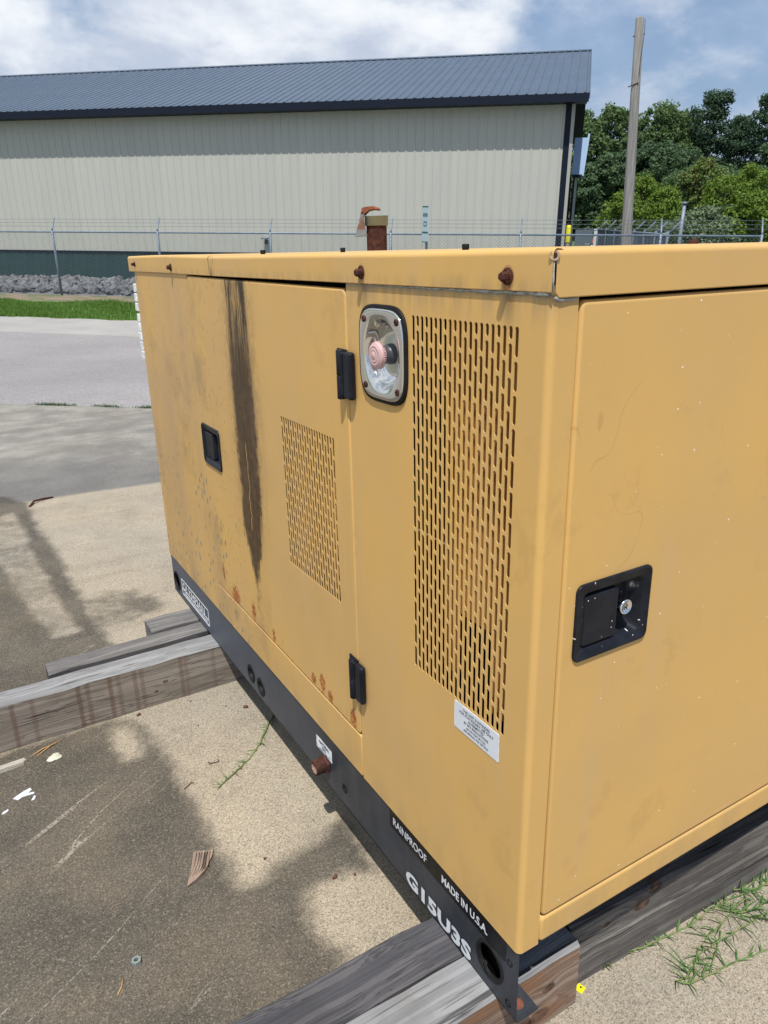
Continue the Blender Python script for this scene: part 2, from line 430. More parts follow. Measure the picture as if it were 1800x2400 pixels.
M['wood_chip'] = mat('grey_brown_wood_chip', wood((.24, .175, .14), (.36, .28, .23), ax=1, seed=2.2))
M['pole'] = mat('weathered_pole_wood', lambda: dict(color=mixc(ss(noi(scl(tc(), 30, 30, 1.2), 1, 4, .6), .35, .65), (.17, .165, .16), (.285, .278, .27)), rough=.9))

# ground materials
def f_pad():
    p = tc(); x, y, z = sep(p)
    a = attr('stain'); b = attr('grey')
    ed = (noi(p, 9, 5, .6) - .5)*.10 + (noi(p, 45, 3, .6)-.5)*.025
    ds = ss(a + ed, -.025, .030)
    gs = ss(b + ed*.35, -.03, .03)
    n_f = noi(p, 430, 2, .7); n_m = noi(p, 190, 3, .65); big = noi(p, 1.3, 5, .6); b2 = noi(p, 4.5, 4, .6)
    tan = mixc(ss(big, .35, .65), (.335, .288, .220), (.290, .262, .215))
    tan = mixc(ss(b2, .45, .75)*.45, tan, (.40, .352, .27))
    tan = mixc(ss(noi(p, 3.1, 6, .68), .50, .66)*.50, tan, (.225, .195, .155))
    tan = mixc(ss(noi(com(x, y, 7.0), 8.5, 5, .7), .55, .68)*.35, tan, (.25, .205, .150))
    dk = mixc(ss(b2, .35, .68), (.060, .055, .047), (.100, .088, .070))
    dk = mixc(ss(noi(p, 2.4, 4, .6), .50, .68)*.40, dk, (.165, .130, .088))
    gr = mixc(ss(b2, .35, .65), (.20, .19, .172), (.29, .278, .25))
    gr = mixc(ss(noi(p, 1.9, 6, .7), .48, .66)*.5, gr, (.165, .145, .12))
    # bands left by water and brooms, running along the slab
    wv = noi(com(x*.55 + y*.35, y*3.6 - x*.4, 0.0), 1.0, 4, .6)
    gr = mixc(ss(wv, .46, .64)*.5, gr, (.15, .145, .14))
    gr = mixc(ss(b + (big-.5)*1.6, 1.5, .05)*.75, gr, (.125, .122, .120))
    tan = mixc(ss(noi(com(x*.6, y*5.5, 3.0), 1.0, 4, .6), .52, .68)*.35*ss(y, 1.2, 2.0), tan, (.20, .165, .125))
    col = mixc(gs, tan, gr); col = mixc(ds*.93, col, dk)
    # aggregate: pale and dark grains, stronger close to
    g = lin(n_f*.65 + n_m*.35, .36, .64, -.5, .5)
    cc = mx(1.0 + g*.95, .12)
    col = scalec(col, cc)
    gs2 = vor(p, 420, out=1); r, _, _ = sep(gs2)
    col = mixc(ss(r, .86, .95)*.26*(1 - gs*.7), col, (.42, .37, .29))
    col = mixc(ss(r, .14, .05)*.5, col, (.05, .045, .038))
    # scratches
    sc = None
    for ang, off, k in ((.55, .0, .55), (-.75, 4.0, .35), (.35, 8.0, .45)):
        u = x*math.cos(ang) + y*math.sin(ang); v = y*math.cos(ang) - x*math.sin(ang)
        q = noi(com(u*.9 + off, v*13 + off, off), 1.0, 1, .4, .15)
        e = ss(ab(q - .5), .006, .001)*ss(noi(com(u*2.2, v*4, off + 2.0), 1, 2), .57, .66)*k
        sc = e if sc is None else mx(sc, e)
    col = mixc(sc*ss(n_m, .4, .55), col, (.48, .44, .38))
    return dict(color=col, rough=.92, spec=.2, bump=(n_f*.5 + n_m*.5, .55, .0025))
M['pad'] = mat('stained_concrete', f_pad)
def f_asph():
    p = tc(); n = noi(p, 60, 3, .6); r, _, _ = sep(vor(p, 70, out=1))
    col = mixc(ss(noi(p, .5, 4, .6), .3, .7), (.225, .217, .22), (.275, .263, .265))
    col = mixc(ss(r, .8, .9)*.35, col, (.42, .40, .40)); col = mixc(ss(r, .2, .1)*.4, col, (.12, .11, .11))
    return dict(color=col, rough=.9, spec=.2, bump=(n, .3, .005))
M['asph'] = mat('pale_asphalt', f_asph)
M['gutter'] = mat('pale_concrete', lambda: dict(color=mixc(ss(noi(tc(), 1.2, 5, .65), .3, .7), (.335, .32, .305), (.275, .268, .258)), rough=.9))
M['soil'] = mat('bare_soil', lambda: dict(color=mixc(ss(noi(tc(), 2.5, 5, .7), .40, .60), (.215, .155, .115), (.09, .12, .05)), rough=.95))
M['lawn'] = mat('lawn_soil', lambda: dict(color=mixc(ss(noi(tc(), 3.0, 5, .7), .3, .7), (.05, .12, .022), (.075, .15, .03)), rough=.95))
M['field'] = mat('far_field_grass', lambda: dict(color=mixc(ss(noi(tc(), .8, 5, .7), .3, .7), (.07, .12, .035), (.10, .14, .05)), rough=.95))
def leafm(name, c1, c2, c3, t=.25):
    def fn():
        g = V(NT.nodes.new('ShaderNodeNewGeometry').outputs['Random Per Island'])
        col = mixc(ss(g, .0, .6), c1, c2); col = mixc(ss(g, .75, 1.0), col, c3)
        return dict(color=col, rough=.6, spec=.25)
    m = mat(name, fn); nt = m.node_tree; b = nt.nodes['Principled BSDF']
    tr = nt.nodes.new('ShaderNodeBsdfTranslucent'); mixs = nt.nodes.new('ShaderNodeMixShader'); mixs.inputs[0].default_value = t
    src = b.inputs['Base Color'].links[0].from_socket
    nt.links.new(src, tr.inputs[0]); nt.links.new(b.outputs[0], mixs.inputs[1]); nt.links.new(tr.outputs[0], mixs.inputs[2])
    nt.links.new(mixs.outputs[0], nt.nodes['Material Output'].inputs[0]); return m
M['lf_mid'] = leafm('leaf_mid_green', (.085, .145, .060), (.120, .190, .072), (.17, .25, .095), .4)
M['lf_dark'] = leafm('leaf_dark_green', (.066, .120, .064), (.092, .155, .074), (.11, .175, .08), .38)
M['lf_lime'] = leafm('leaf_yellow_green', (.10, .17, .028), (.15, .24, .035), (.20, .27, .05), .35)
M['lf_silver'] = leafm('leaf_grey_green', (.11, .17, .09), (.17, .23, .13), (.24, .30, .18))
M['lf_pine'] = leafm('needle_green', (.038, .078, .048), (.056, .105, .058), (.085, .135, .07), .32)
M['lf_rust'] = leafm('leaf_reddish_green', (.10, .16, .04), (.14, .20, .05), (.21, .16, .06))
M['bark'] = mat('bark', lambda: dict(color=mixc(ss(noi(scl(tc(), 8, 8, 1.5), 1, 4), .35, .65), (.06, .045, .035), (.13, .105, .085)), rough=.95))
M['blade'] = leafm('grass_blade', (.075, .175, .05), (.11, .22, .06), (.24, .24, .11), .3)
M['runner'] = mat('grass_stem', lambda: dict(color=mixc(ss(noi(tc(), 30, 2), .35, .65), (.10, .20, .05), (.20, .22, .08)), rough=.6))
M['lawnblade'] = leafm('lawn_blade', (.10, .20, .035), (.13, .25, .045), (.19, .27, .07), .35)
M['wallm'] = mat('cream_ribbed_steel', lambda: dict(color=mixc(objrand()*.16 + .92 - .92 + ss(noi(scl(tc(), 2.2, 1, .35), 1, 4, .65), .52, .75)*.22, mixc(ss(noi(scl(tc(), 1, 1, .3), .9, 3), .3, .7), (.480, .482, .448), (.452, .455, .428)), (.36, .362, .342)), rough=.5, spec=.35, bump=(noi(tc(), 1.3, 2), .25, .02)))
M['green'] = mat('dark_green_steel', lambda: dict(spec=.3, color=mixc(ss(noi(tc(), 1.0, 3), .3, .7), (.022, .050, .058), (.030, .062, .070)), rough=.5))
M['roofm'] = mat('blue_grey_roof_steel', lambda: dict(color=mixc(ss(noi(tc(), .7, 3), .3, .7), (.060, .088, .130), (.072, .102, .148)), rough=.45, spec=.35))
M['navy'] = mat('dark_navy_trim', lambda: dict(color=(.006, .011, .024), rough=.5, spec=.2))
M['dspout'] = mat('pale_grey_downspout', lambda: dict(color=(.36, .35, .34), rough=.5))
M['awn'] = mat('pale_blue_awning_steel', lambda: dict(color=(.22, .31, .45), rough=.4))
M['yel_b'] = mat('yellow_bollard_plastic', lambda: dict(color=(.75, .70, .03), rough=.4))
M['galv_f'] = mat('galvanised_fence_steel', lambda: dict(color=mixc(ss(noi(tc(), 6, 3), .3, .7), (.135, .175, .235), (.19, .235, .295)), rough=.5, metal=.1))
M['wire'] = mat('fence_wire', lambda: dict(color=(.15, .18, .205), rough=.6, metal=.1))
def f_rock():
    p = tc(); r = objrand(); n = noi(p, 7, 5, .65)
    col = mixc(ss(n, .3, .7), (.055, .06, .068), (.185, .19, .20))
    col = mixc(r*.45, col, (.32, .32, .33))
    return dict(color=col, rough=.9, bump=(n, .6, .03))
M['rock'] = mat('grey_limestone', f_rock)
M['sign_w'] = mat('pale_sign_face', lambda: dict(color=(.42, .52, .58), rough=.5))
M['sign_g'] = mat('green_sign_print', lambda: dict(color=(.01, .10, .09), rough=.5))
M['slat'] = mat('blue_grey_slat', lambda: dict(color=mixc(objrand(), (.055, .075, .11), (.13, .16, .21)), rough=.6))
M['orange'] = mat('orange_machine_paint', lambda: dict(color=(.62, .12, .03), rough=.45))
M['tyre'] = mat('tyre_rubber', lambda: dict(color=(.02, .02, .02), rough=.8))
M['gravel'] = mat('pale_gravel', lambda: dict(color=(.42, .42, .40), rough=.95))
M['paper'] = mat('white_flaked_paint', lambda: dict(color=(.60, .63, .69), rough=.7))
M['splotch'] = mat('dried_pale_sealant', lambda: dict(color=mixc(ss(noi(tc(), 60, 3), .3, .7), (.58, .61, .50), (.46, .48, .36)), rough=.6))
M['tag'] = mat('bright_yellow_tag', lambda: dict(color=(.85, .78, .01), rough=.5))
M['leafb'] = mat('dry_brown_leaf', lambda: dict(color=mixc(ss(noi(tc(), 120, 3), .35, .65), (.14, .05, .03), (.06, .025, .018)), rough=.8))
M['stick'] = mat('pale_dry_wood', lambda: dict(color=mixc(ss(noi(scl(tc(), 20, 300, 300), 1, 3), .35, .65), (.46, .44, .38), (.27, .25, .21)), rough=.85, bump=(noi(scl(tc(), 20, 300, 300), 1, 3), .4, .002)))
M['straw'] = mat('dry_straw', lambda: dict(color=(.50, .30, .13), rough=.8))

# ------------------------------------------------------------------ GROUND
nP = MA.to_3x3() @ Vector((0, 0, 1))
def planez(x, y): return (-.28 - nP.x*x - nP.y*y)/nP.z
def sm(t): t = np.clip(t, 0, 1); return t*t*(3-2*t)
def sd2w(s, d): return CAM.x + s*BX - d*BY, CAM.y + s*BY + d*BX
def gz_sd(s, d):
    x, y = sd2w(s, d); zp = planez(x, y); t = sm((d-6.0)/7.0)
    z = zp*(1-t) + GZ*t
    return np.maximum(z, GZ)
def strip(name, d0, d1, m, nd=12, s0=-45, s1=45, dz=0.0, wob=None):
    def zf(X, Y): return gz_sd(X, Y) + dz
    me, X, Y = grid_mesh(name, np.linspace(s0, s1, 91), np.linspace(d0, d1, nd), zf, m)
    o = link(name, me, M=MS, kind='structure'); return o
# big sheet to the horizon, a little below everything
me, _, _ = grid_mesh('ground', np.array([-900, -200, -60, 0, 60, 200, 900.]), np.array([-900, -200, -40, 0, 19, 60, 200, 900.]), lambda X, Y: X*0 + GZ - 1.1, M['field'])
link('ground', me, M=MS, kind='structure')
strip('asphalt_road', 5.8, 12.3, M['asph'], 24)
strip('concrete_gutter', 12.3, 14.25, M['gutter'], 6)
strip('grass_verge', 14.25, 17.0, M['lawn'], 6)
strip('soil_strip', 17.0, 18.5, M['soil'], 6)
def yard_z(X, Y): return X*0 + GZ - .03 - .85*sm((Y-22.6)/1.6)*(1-sm((Y-33)/6.0))
me, _, _ = grid_mesh('yard_ground', np.linspace(-45, 60, 60), np.concatenate([np.linspace(18.5, 40, 60), np.linspace(45, 200, 12)]), yard_z, M['field'])
link('yard_ground', me, M=MS, kind='structure')

# the pad: mesh in the pad frame, finer near the camera; stains stored as attributes
def sdf(poly, X, Y):     # negative outside, positive inside
    P = np.array(poly); n = len(P); d2 = np.full(X.shape, 1e9); ins = np.zeros(X.shape, bool)
    for i in range(n):
        a = P[i]; b = P[(i+1) % n]; e = b-a; wx = X-a[0]; wy = Y-a[1]
        t = np.clip((wx*e[0]+wy*e[1])/(e@e), 0, 1)
        d2 = np.minimum(d2, (wx-e[0]*t)**2 + (wy-e[1]*t)**2)
        c = (a[1] > Y) != (b[1] > Y)
        ins ^= c & (X < (b[0]-a[0])*(Y-a[1])/(b[1]-a[1]+1e-12) + a[0])
    d = np.sqrt(d2); return np.where(ins, d, -d)
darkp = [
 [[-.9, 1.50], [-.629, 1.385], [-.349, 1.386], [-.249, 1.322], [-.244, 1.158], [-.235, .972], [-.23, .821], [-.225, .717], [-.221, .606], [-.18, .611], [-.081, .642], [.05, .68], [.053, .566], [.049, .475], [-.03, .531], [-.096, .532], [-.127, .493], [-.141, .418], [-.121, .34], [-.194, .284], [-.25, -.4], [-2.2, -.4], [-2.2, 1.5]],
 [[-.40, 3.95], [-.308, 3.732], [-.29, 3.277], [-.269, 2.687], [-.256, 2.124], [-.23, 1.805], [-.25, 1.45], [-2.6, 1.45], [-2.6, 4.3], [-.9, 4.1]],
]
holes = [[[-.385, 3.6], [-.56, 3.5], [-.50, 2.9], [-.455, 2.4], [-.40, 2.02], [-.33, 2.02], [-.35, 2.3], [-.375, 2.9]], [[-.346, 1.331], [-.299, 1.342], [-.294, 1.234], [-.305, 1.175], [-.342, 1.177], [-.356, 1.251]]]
greyp = [[-9, 3.9], [-1.2, 4.1], [-.327, 3.762], [.006, 3.746], [.454, 3.70], [9, 2.9], [9, 20], [-9, 20]]
xs = np.unique(np.concatenate([np.linspace(-40, -4, 19), np.linspace(-4, -1.1, 60), np.arange(-1.1, 1.1, .0125), np.linspace(1.1, 4, 40), np.linspace(4, 40, 19)]))
ys = np.unique(np.concatenate([np.linspace(-30, -1, 20), np.linspace(-1, -.2, 20), np.arange(-.2, 2.5, .0125), np.linspace(2.5, 6, 120), np.linspace(6, 26, 60)]))
me, X, Y = grid_mesh('concrete_pad', xs, ys, lambda X, Y: X*0 - .28, M['pad'])
def mk_attr(me, name, vals):
    a = me.attributes.new(name, 'FLOAT', 'POINT'); a.data.foreach_set('value', vals.astype(np.float32))
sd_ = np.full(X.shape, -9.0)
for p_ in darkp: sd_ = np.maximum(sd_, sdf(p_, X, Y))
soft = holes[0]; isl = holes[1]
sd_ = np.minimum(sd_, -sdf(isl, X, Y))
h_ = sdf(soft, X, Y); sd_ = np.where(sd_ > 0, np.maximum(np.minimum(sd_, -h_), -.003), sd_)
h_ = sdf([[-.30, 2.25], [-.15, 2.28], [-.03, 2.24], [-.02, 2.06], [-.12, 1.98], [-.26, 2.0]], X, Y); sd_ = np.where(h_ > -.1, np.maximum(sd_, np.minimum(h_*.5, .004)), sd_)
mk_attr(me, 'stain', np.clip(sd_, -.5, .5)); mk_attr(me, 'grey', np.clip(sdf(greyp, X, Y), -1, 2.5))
# keep only the part of the slab nearer than the road
bm = bmesh.new(); bm.from_mesh(me)
nloc = MA.to_3x3().transposed() @ Vector((-BY, BX, 0))
pt = MA.inverted() @ (Vector((CAM.x, CAM.y, 0)) + Vector((-BY, BX, 0))*5.8)
bmesh.ops.bisect_plane(bm, geom=bm.verts[:]+bm.edges[:]+bm.faces[:], plane_co=pt, plane_no=nloc, clear_outer=True)
bm.to_mesh(me); bm.free()
link('concrete_pad', me, M=MA, kind='structure')

# lawn blades on the verge (one mass nobody could count)
rng = np.random.default_rng(3)
n = 52000; s = rng.uniform(-15, -4, n); d = rng.uniform(14.15, 17.25, n)
keep = (d < 16.9 + .25*np.sin(s*2.1)) & (d > 14.22 + .08*np.sin(s*5)); s = s[keep]; d = d[keep]; n = len(s)
h = rng.uniform(.03, .085, n)*(1+.35*np.sin(s*1.3+d*2)); a = rng.uniform(0, 6.28, n); w = .010
lx = rng.normal(0, .022, n); ly = rng.normal(0, .022, n); z0 = np.full(n, GZ)
co = np.stack([np.stack([s-np.cos(a)*w, d-np.sin(a)*w, z0], 1), np.stack([s+np.cos(a)*w, d+np.sin(a)*w, z0], 1),
               np.stack([s+lx+np.cos(a)*w*.2, d+ly+np.sin(a)*w*.2, z0+h], 1), np.stack([s+lx-np.cos(a)*w*.2, d+ly-np.sin(a)*w*.2, z0+h], 1)], 1)
link('grass', sheet_quads('grass', co, M['lawnblade']), M=MS, kind='stuff', label='mown green grass between the pale kerb and the fence', cat='grass')

rng = np.random.default_rng(9); n = 1500; cl = rng.choice([-6.2, -5.9, -4.5, -4.35, -3.9, -3.5, -3.0, -2.85, -2.4], n)
s = cl + rng.normal(0, .07, n); d = 5.8 + rng.normal(0, .012, n); h = rng.uniform(.006, .028, n); a = rng.uniform(0, 6.28, n); w = .003; lx = rng.normal(0, .012, n); ly = rng.normal(0, .012, n); z0 = gz_sd(s, d)
co = np.stack([np.stack([s-np.cos(a)*w, d-np.sin(a)*w, z0], 1), np.stack([s+np.cos(a)*w, d+np.sin(a)*w, z0], 1), np.stack([s+lx+np.cos(a)*w*.3, d+ly+np.sin(a)*w*.3, z0+h], 1), np.stack([s+lx-np.cos(a)*w*.3, d+ly-np.sin(a)*w*.3, z0+h], 1)], 1)
link('joint_weeds', sheet_quads('joint_weeds', co, M['lf_dark']), M=MS, kind='stuff', label='thin dark weeds in the joint between the slab and the asphalt', cat='weeds')

# ------------------------------------------------------------------ GENERATOR
L, W_, ZT = 1.865, .86, .99
gen_o = link('generator', None, M=MA, label='yellow steel generator enclosure on a dark grey base frame, oil streak down its side door', cat='generator')
def LF(u, v, w=0.0): return (-w, u, v)      # left side: u = y, v = z, w outward
def RF(u, v, w=0.0): return (u, -w, v)      # near end: u = x

def cells(rect, holes):
    us = sorted(set([rect[0], rect[1]] + [h for q in holes for h in q[:2]])); vs = sorted(set([rect[2], rect[3]] + [h for q in holes for h in q[2:]]))
    for i in range(len(us)-1):
        for j in range(len(vs)-1):
            cu = (us[i]+us[i+1])/2; cv = (vs[j]+vs[j+1])/2
            if not any(q[0] < cu < q[1] and q[2] < cv < q[3] for q in holes): yield us[i], us[i+1], vs[j], vs[j+1]
def flat(mb, F, rect, holes, w=0.0):
    for a, b, c, d in cells(rect, holes): mb.add([F(a, c, w), F(b, c, w), F(b, d, w), F(a, d, w)], [(0,1,2,3)])
def slot_cell(mb, F, u0, u1, v0, v1, hw, m, w=0.0, th=.0013):
    # a rectangle with a round-ended slot punched through it
    cu = (u0+u1)/2; n = 4; ring = []; out = []
    a, b = v0+m+hw, v1-m-hw
    for k in range(n+1):
        t = math.pi*k/n; ring.append((cu+hw*math.cos(t), b+hw*math.sin(t)))
    for k in range(n+1):
        t = math.pi + math.pi*k/n; ring.append((cu+hw*math.cos(t), a+hw*math.sin(t)))
    out = [(u1, b), (u1, v1), (cu, v1), (u0, v1), (u0, b), (u0, a), (u0, v0), (cu, v0), (u1, v0), (u1, a)]
    N = len(ring); vs = [F(*p, w) for p in out] + [F(*p, w) for p in ring]
    vs2 = vs + [F(p[0], p[1], w+.0005*0) for p in ring] + [F(cu+(p[0]-cu)*.93, p[1], w-th) for p in ring]
    fs = [(i, (i+1) % N, N+(i+1) % N, N+i) for i in range(N)] + [(2*N+i, 2*N+(i+1) % N, 3*N+(i+1) % N, 3*N+i) for i in range(N)]
    mb.add(vs2, fs)
def grille(mb, F, u0, u1, v0, v1, cols, pitches, hw, w=0.0):
    du = (u1-u0)/cols; dv = (v1-v0)/pitches
    for i in range(cols):
        a = u0+i*du; b = a+du
        if i % 2 == 0:
            for j in range(pitches): slot_cell(mb, F, a, b, v0+j*dv, v0+(j+1)*dv, hw, dv*.055, w)
        else:
            slot_cell(mb, F, a, b, v0, v0+dv/2, hw, dv*.055, w)
            for j in range(pitches-1): slot_cell(mb, F, a, b, v0+(j+.5)*dv, v0+(j+1.5)*dv, hw, dv*.055, w)
            slot_cell(mb, F, a, b, v1-dv/2, v1, hw, dv*.055, w)
def circ_cell(mb, F, u0, u1, v0, v1, cu, cv, r, w=0.0, th=.004):
    n = 32; ring = []; out = []
    for k in range(n):
        t = 2*math.pi*k/n + math.pi/4; c, s_ = math.cos(t), math.sin(t); ring.append((cu+r*c, cv+r*s_))
        m_ = max(abs(c), abs(s_)); c /= m_; s_ /= m_
        out.append((cu + (c*(u1-cu) if c > 0 else c*(cu-u0)), cv + (s_*(v1-cv) if s_ > 0 else s_*(cv-v0))))
    vs = [F(*p, w) for p in out] + [F(*p, w) for p in ring] + [F(*p, w-th) for p in ring]
    mb.add(vs, [(i, (i+1) % n, n+(i+1) % n, n+i) for i in range(n)] + [(n+i, n+(i+1) % n, 2*n+(i+1) % n, 2*n+i) for i in range(n)])
def pan(mb, F, u0, u1, v0, v1, holes, w, r=.004, depth=.014, rc=.006):
    # folded sheet panel: flat face, rolled edges, small rounded corners
    n = 6
    def loop(off, rr):
        pts = []
        for cu, cv, a0 in ((u1-off-rr, v1-off-rr, 0), (u0+off+rr, v1-off-rr, 90), (u0+off+rr, v0+off+rr, 180), (u1-off-rr, v0+off+rr, 270)):
            for k in range(4): t = R_(a0+30*k); pts.append((cu+rr*math.cos(t), cv+rr*math.sin(t)))
        return pts
    i0, i1, j0, j1 = u0+r+rc, u1-r-rc, v0+r+rc, v1-r-rc
    flat(mb, F, (i0, i1, j0, j1), holes, w)
    inner = []
    for cu, cv in ((i1, j1), (i0, j1), (i0, j0), (i1, j0)): inner += [(cu, cv)]*4
    prof = [(r, 0.0)] + [(r*(1-math.sin(t)), r*(1-math.cos(t))) for t in [R_(22.5*k) for k in range(1, 5)]] + [(0.0, depth)]
    loops = [[F(p[0], p[1], w) for p in inner]] + [[F(p[0], p[1], w-dp) for p in loop(off, rc + (r-off))] for off, dp in prof]
    N = 16
    for k in range(len(loops)-1):
        vs = loops[k] + loops[k+1]; fs = [(i, (i+1) % N, N+(i+1) % N, N+i) for i in range(N)]
        mb.add(vs, fs, smooth=k > 0)
def clean(o):
    bm = bmesh.new(); bm.from_mesh(o.data); bmesh.ops.remove_doubles(bm, verts=bm.verts, dist=2e-5)
    bmesh.ops.dissolve_degenerate(bm, edges=bm.edges, dist=1e-6)
    bmesh.ops.recalc_face_normals(bm, faces=bm.faces); bm.to_mesh(o.data); bm.free(); return o
def gp(name, mb, m, parent=None, **k): return ob(name, mb, m, parent if parent is not None else gen_o, **k)

# front side panel with the tall vent, bending round the corner into a narrow post
G1 = (.0500, .2790, .352, .908); E1 = (.300, .410, .790, .897)
mb = MB(); flat(mb, LF, (.009, .4680, .0, .952), [G1, E1]); grille(mb, LF, *G1, 21, 14, .0034)
arc = [(.009*(1-math.cos(R_(a))), .009*(1-math.sin(R_(a)))) for a in range(0, 91, 15)]
for k in range(len(arc)-1):
    (xa, ya), (xb, yb) = arc[k], arc[k+1]
    mb.add([(xa, ya, 0), (xb, yb, 0), (xb, yb, .952), (xa, ya, .952)], [(0,1,2,3)], smooth=True)
flat(mb, RF, (.009, .0385, .0, .948), [])
mb.add([(.0385, 0, 0), (.0385, .012, 0), (.0385, .012, .948), (.0385, 0, .948)], [(0,1,2,3)])
mb.add([(0, .468, 0), (.012, .468, 0), (.012, .468, .952), (0, .468, .952)], [(0,1,2,3)])
fp = gp('corner_panel', mb, [M['y_front']])
bm = bmesh.new(); bm.from_mesh(fp.data); bmesh.ops.recalc_face_normals(bm, faces=bm.faces); bm.to_mesh(fp.data); bm.free()
# side door with its small vent
G2 = (.530, .769, .357, .683)
mb = MB(); pan(mb, LF, .4705, 1.3170, .0985, .9320, [G2, (1.185, 1.300, .472, .560)], .0015, r=.004); grille(mb, LF, *G2, 22, 8, .0035, .0015)
for i_, v_ in enumerate(mb.v):
    if v_[2] > .9: mb.v[i_] = (v_[0], v_[1], v_[2] + .0025 + (v_[1]-.47)*.0065)
gp('side_door', mb, M['y_door'])
mb = MB(); pan(mb, LF, .4705, 1.3150, .0, .0965, [], .0010, r=.003, rc=.002); gp('sill_panel', mb, M['y_strip'])
mb = MB(); pan(mb, LF, 1.3182, L, .0, .9500, [], .0, r=.002, rc=.001, depth=.02); gp('rear_panel', mb, M['y_rear'])
# near end: door, sill
mb = MB(); pan(mb, RF, .0420, .818, .0520, .9345, [(.075, .192, .488, .572)], .0015, r=.005, rc=.003, depth=.016); gp('end_door', mb, M['y_right'], label='large yellow end door speckled with white paint')
mb = MB(); pan(mb, RF, .0405, .82, .0, .0485, [], .0005, r=.006, rc=.002, depth=.02); gp('end_sill', mb, M['y_right'])
mb = MB(); mb.box((.8215, 0, 0), (W_, .03, .948)); gp('end_post', mb, M['y_right'])
mb = MB(); mb.box((W_-.002, .0305, 0), (W_, L, .948)); mb.box((.02, L-.002, 0), (W_-.003, L, .948)); gp('far_panels', mb, M['y_rear'])
# near-black plates added behind the door gaps, inner shade put into their colour
mb = MB()
mb.box((.016, .4505, 0), (.020, .500, .94)); mb.box((.0165, .5005, .02), (.020, .5285, .94)); mb.box((.0165, .5005, .69), (.020, 1.34, .9445)); mb.box((.0165, .5005, .02), (.020, 1.34, .34))
mb.box((.0165, .785, .341), (.020, 1.175, .689)); mb.box((.0165, 1.315, .341), (.020, 1.34, .689))
mb.box((.0125, .0165, .02), (.06, .0195, .9445)); mb.box((.0605, .0165, .60), (.82, .0195, .9445)); mb.box((.0605, .0165, .02), (.82, .0195, .46)); mb.box((.22, .0165, .4605), (.82, .0195, .5995))
mb.box((.04, .03, .003), (.84, 1.85, .006))
gp('gap_shade_backing', mb, M['shade_in'])
mb = MB(); mb.box((.034, .046, .47), (.038, .243, .93)); mb.box((.034, .046, .34), (.038, .120, .4695)); mb.box((.0341, .205, .36), (.038, .243, .4695)); gp('vent_baffle', mb, M['y_in'])
mb = MB(); mb.box((.030, .50, .34), (.034, .80, .70)); gp('vent_baffle', mb, M['y_in'])

# roof cap: skirts with a dented upper edge, mitred at the near corner
def sag(y): return -.0035*math.sin(math.pi*min(1, max(0, y/1.5)))**2 - .001*math.sin(y*7)
def skirt_pts(n): return [(-.003, .014), (-.004, .020), (-.004, .0)][:n]
mb = MB(); ys_ = [-.0025 + 1.9175*k/40 for k in range(41)]
prof = [(.010, 0.0)] + [(.0035-.0075*math.sin(R_(a)), -.0075*(1-math.cos(R_(a)))) for a in range(10, 91, 10)] + [(-.0040, -.0445), (-.0030, -.0455), (.010, -.0455)]
vs = []
for y in ys_:
    for k, (x, dz) in enumerate(prof):
        zb = ZT + dz + (sag(y) if k < 10 else .35*sag(y))
        vs.append((x, y, zb))
n_ = len(prof); mb.add(vs, [(i*n_+j, i*n_+j+1, (i+1)*n_+j+1, (i+1)*n_+j) for i in range(40) for j in range(n_-1)], smooth=False)
o = gp('roof_skirt', mb, M['y_capl'])
mb = MB(); vs = []; xs_ = [.0 + .87*k/20 for k in range(21)]
prof = [(.010, -.001)] + [(.0035-.0075*math.sin(R_(a)), -.001-.0075*(1-math.cos(R_(a)))) for a in range(10, 91, 10)] + [(-.0040, -.0500), (-.0030, -.0512), (.010, -.0512)]
for i, x in enumerate([.0, .006] + xs_[1:]):
    for k, (yo, dz) in enumerate(prof):
        if i == 0 and k >= 10: dz += .006
        vs.append((x, yo, ZT+dz))
n_ = len(prof); mb.add(vs, [(i*n_+j, i*n_+j+1, (i+1)*n_+j+1, (i+1)*n_+j) for i in range(21) for j in range(n_-1)], smooth=False)
gp('roof_skirt', mb, M['y_capr'])
mb = MB(); nx, ny = 14, 40; vs = []
for j in range(ny+1):
    y = .010 + 1.905*j/ny
    for i in range(nx+1):
        x = .010 + .855*i/nx
        vs.append((x, y, ZT + sag(y)*max(0, 1-x/.3) - (.001 if j == 0 else 0) + .0000))
mb.add(vs, [(j*(nx+1)+i, j*(nx+1)+i+1, (j+1)*(nx+1)+i+1, (j+1)*(nx+1)+i) for j in range(ny) for i in range(nx)], smooth=True)
gp('roof_sheet', mb, M['y_capl'])
mb = MB(); mb.lathe([(.0058, 0), (.0058, .0008), (.0032, .0010), (.0032, -.004), (.0001, -.004)], (-.0015, -.0015, ZT-.0085), (-.6, -.6, .25), 16); gp('corner_hole_rim', mb, M['rust_inner'])
mb = MB(); mb.tube([(-.0022, -.0022, ZT-.012), (-.0028, -.0028, ZT-.03), (-.0022, -.0022, ZT-.048)], [.0005, .0013, .0006], 6); gp('mitre_seam', mb, M['seal'])
# grey sealant squeezed out under the cap
rnd = random.Random(5); mb = MB(); pts = []; rs = []
for k in range(60):
    y = .004 + .40*k/59; pts.append((-.0006, y, .9425 + rnd.uniform(-.0008, .0008))); rs.append(max(.0006, .0026*(1-y/.45)+rnd.uniform(-.0006, .0006)))
mb.tube(pts, rs, 6); mb.tube([(.002, -.0008, .9400), (.008, -.0008, .9365), (.03, -.0008, .9365), (.037, -.0005, .9368)], [.002, .0026, .0016, .0006], 6)
gp('sealant_bead', mb, M['seal'])
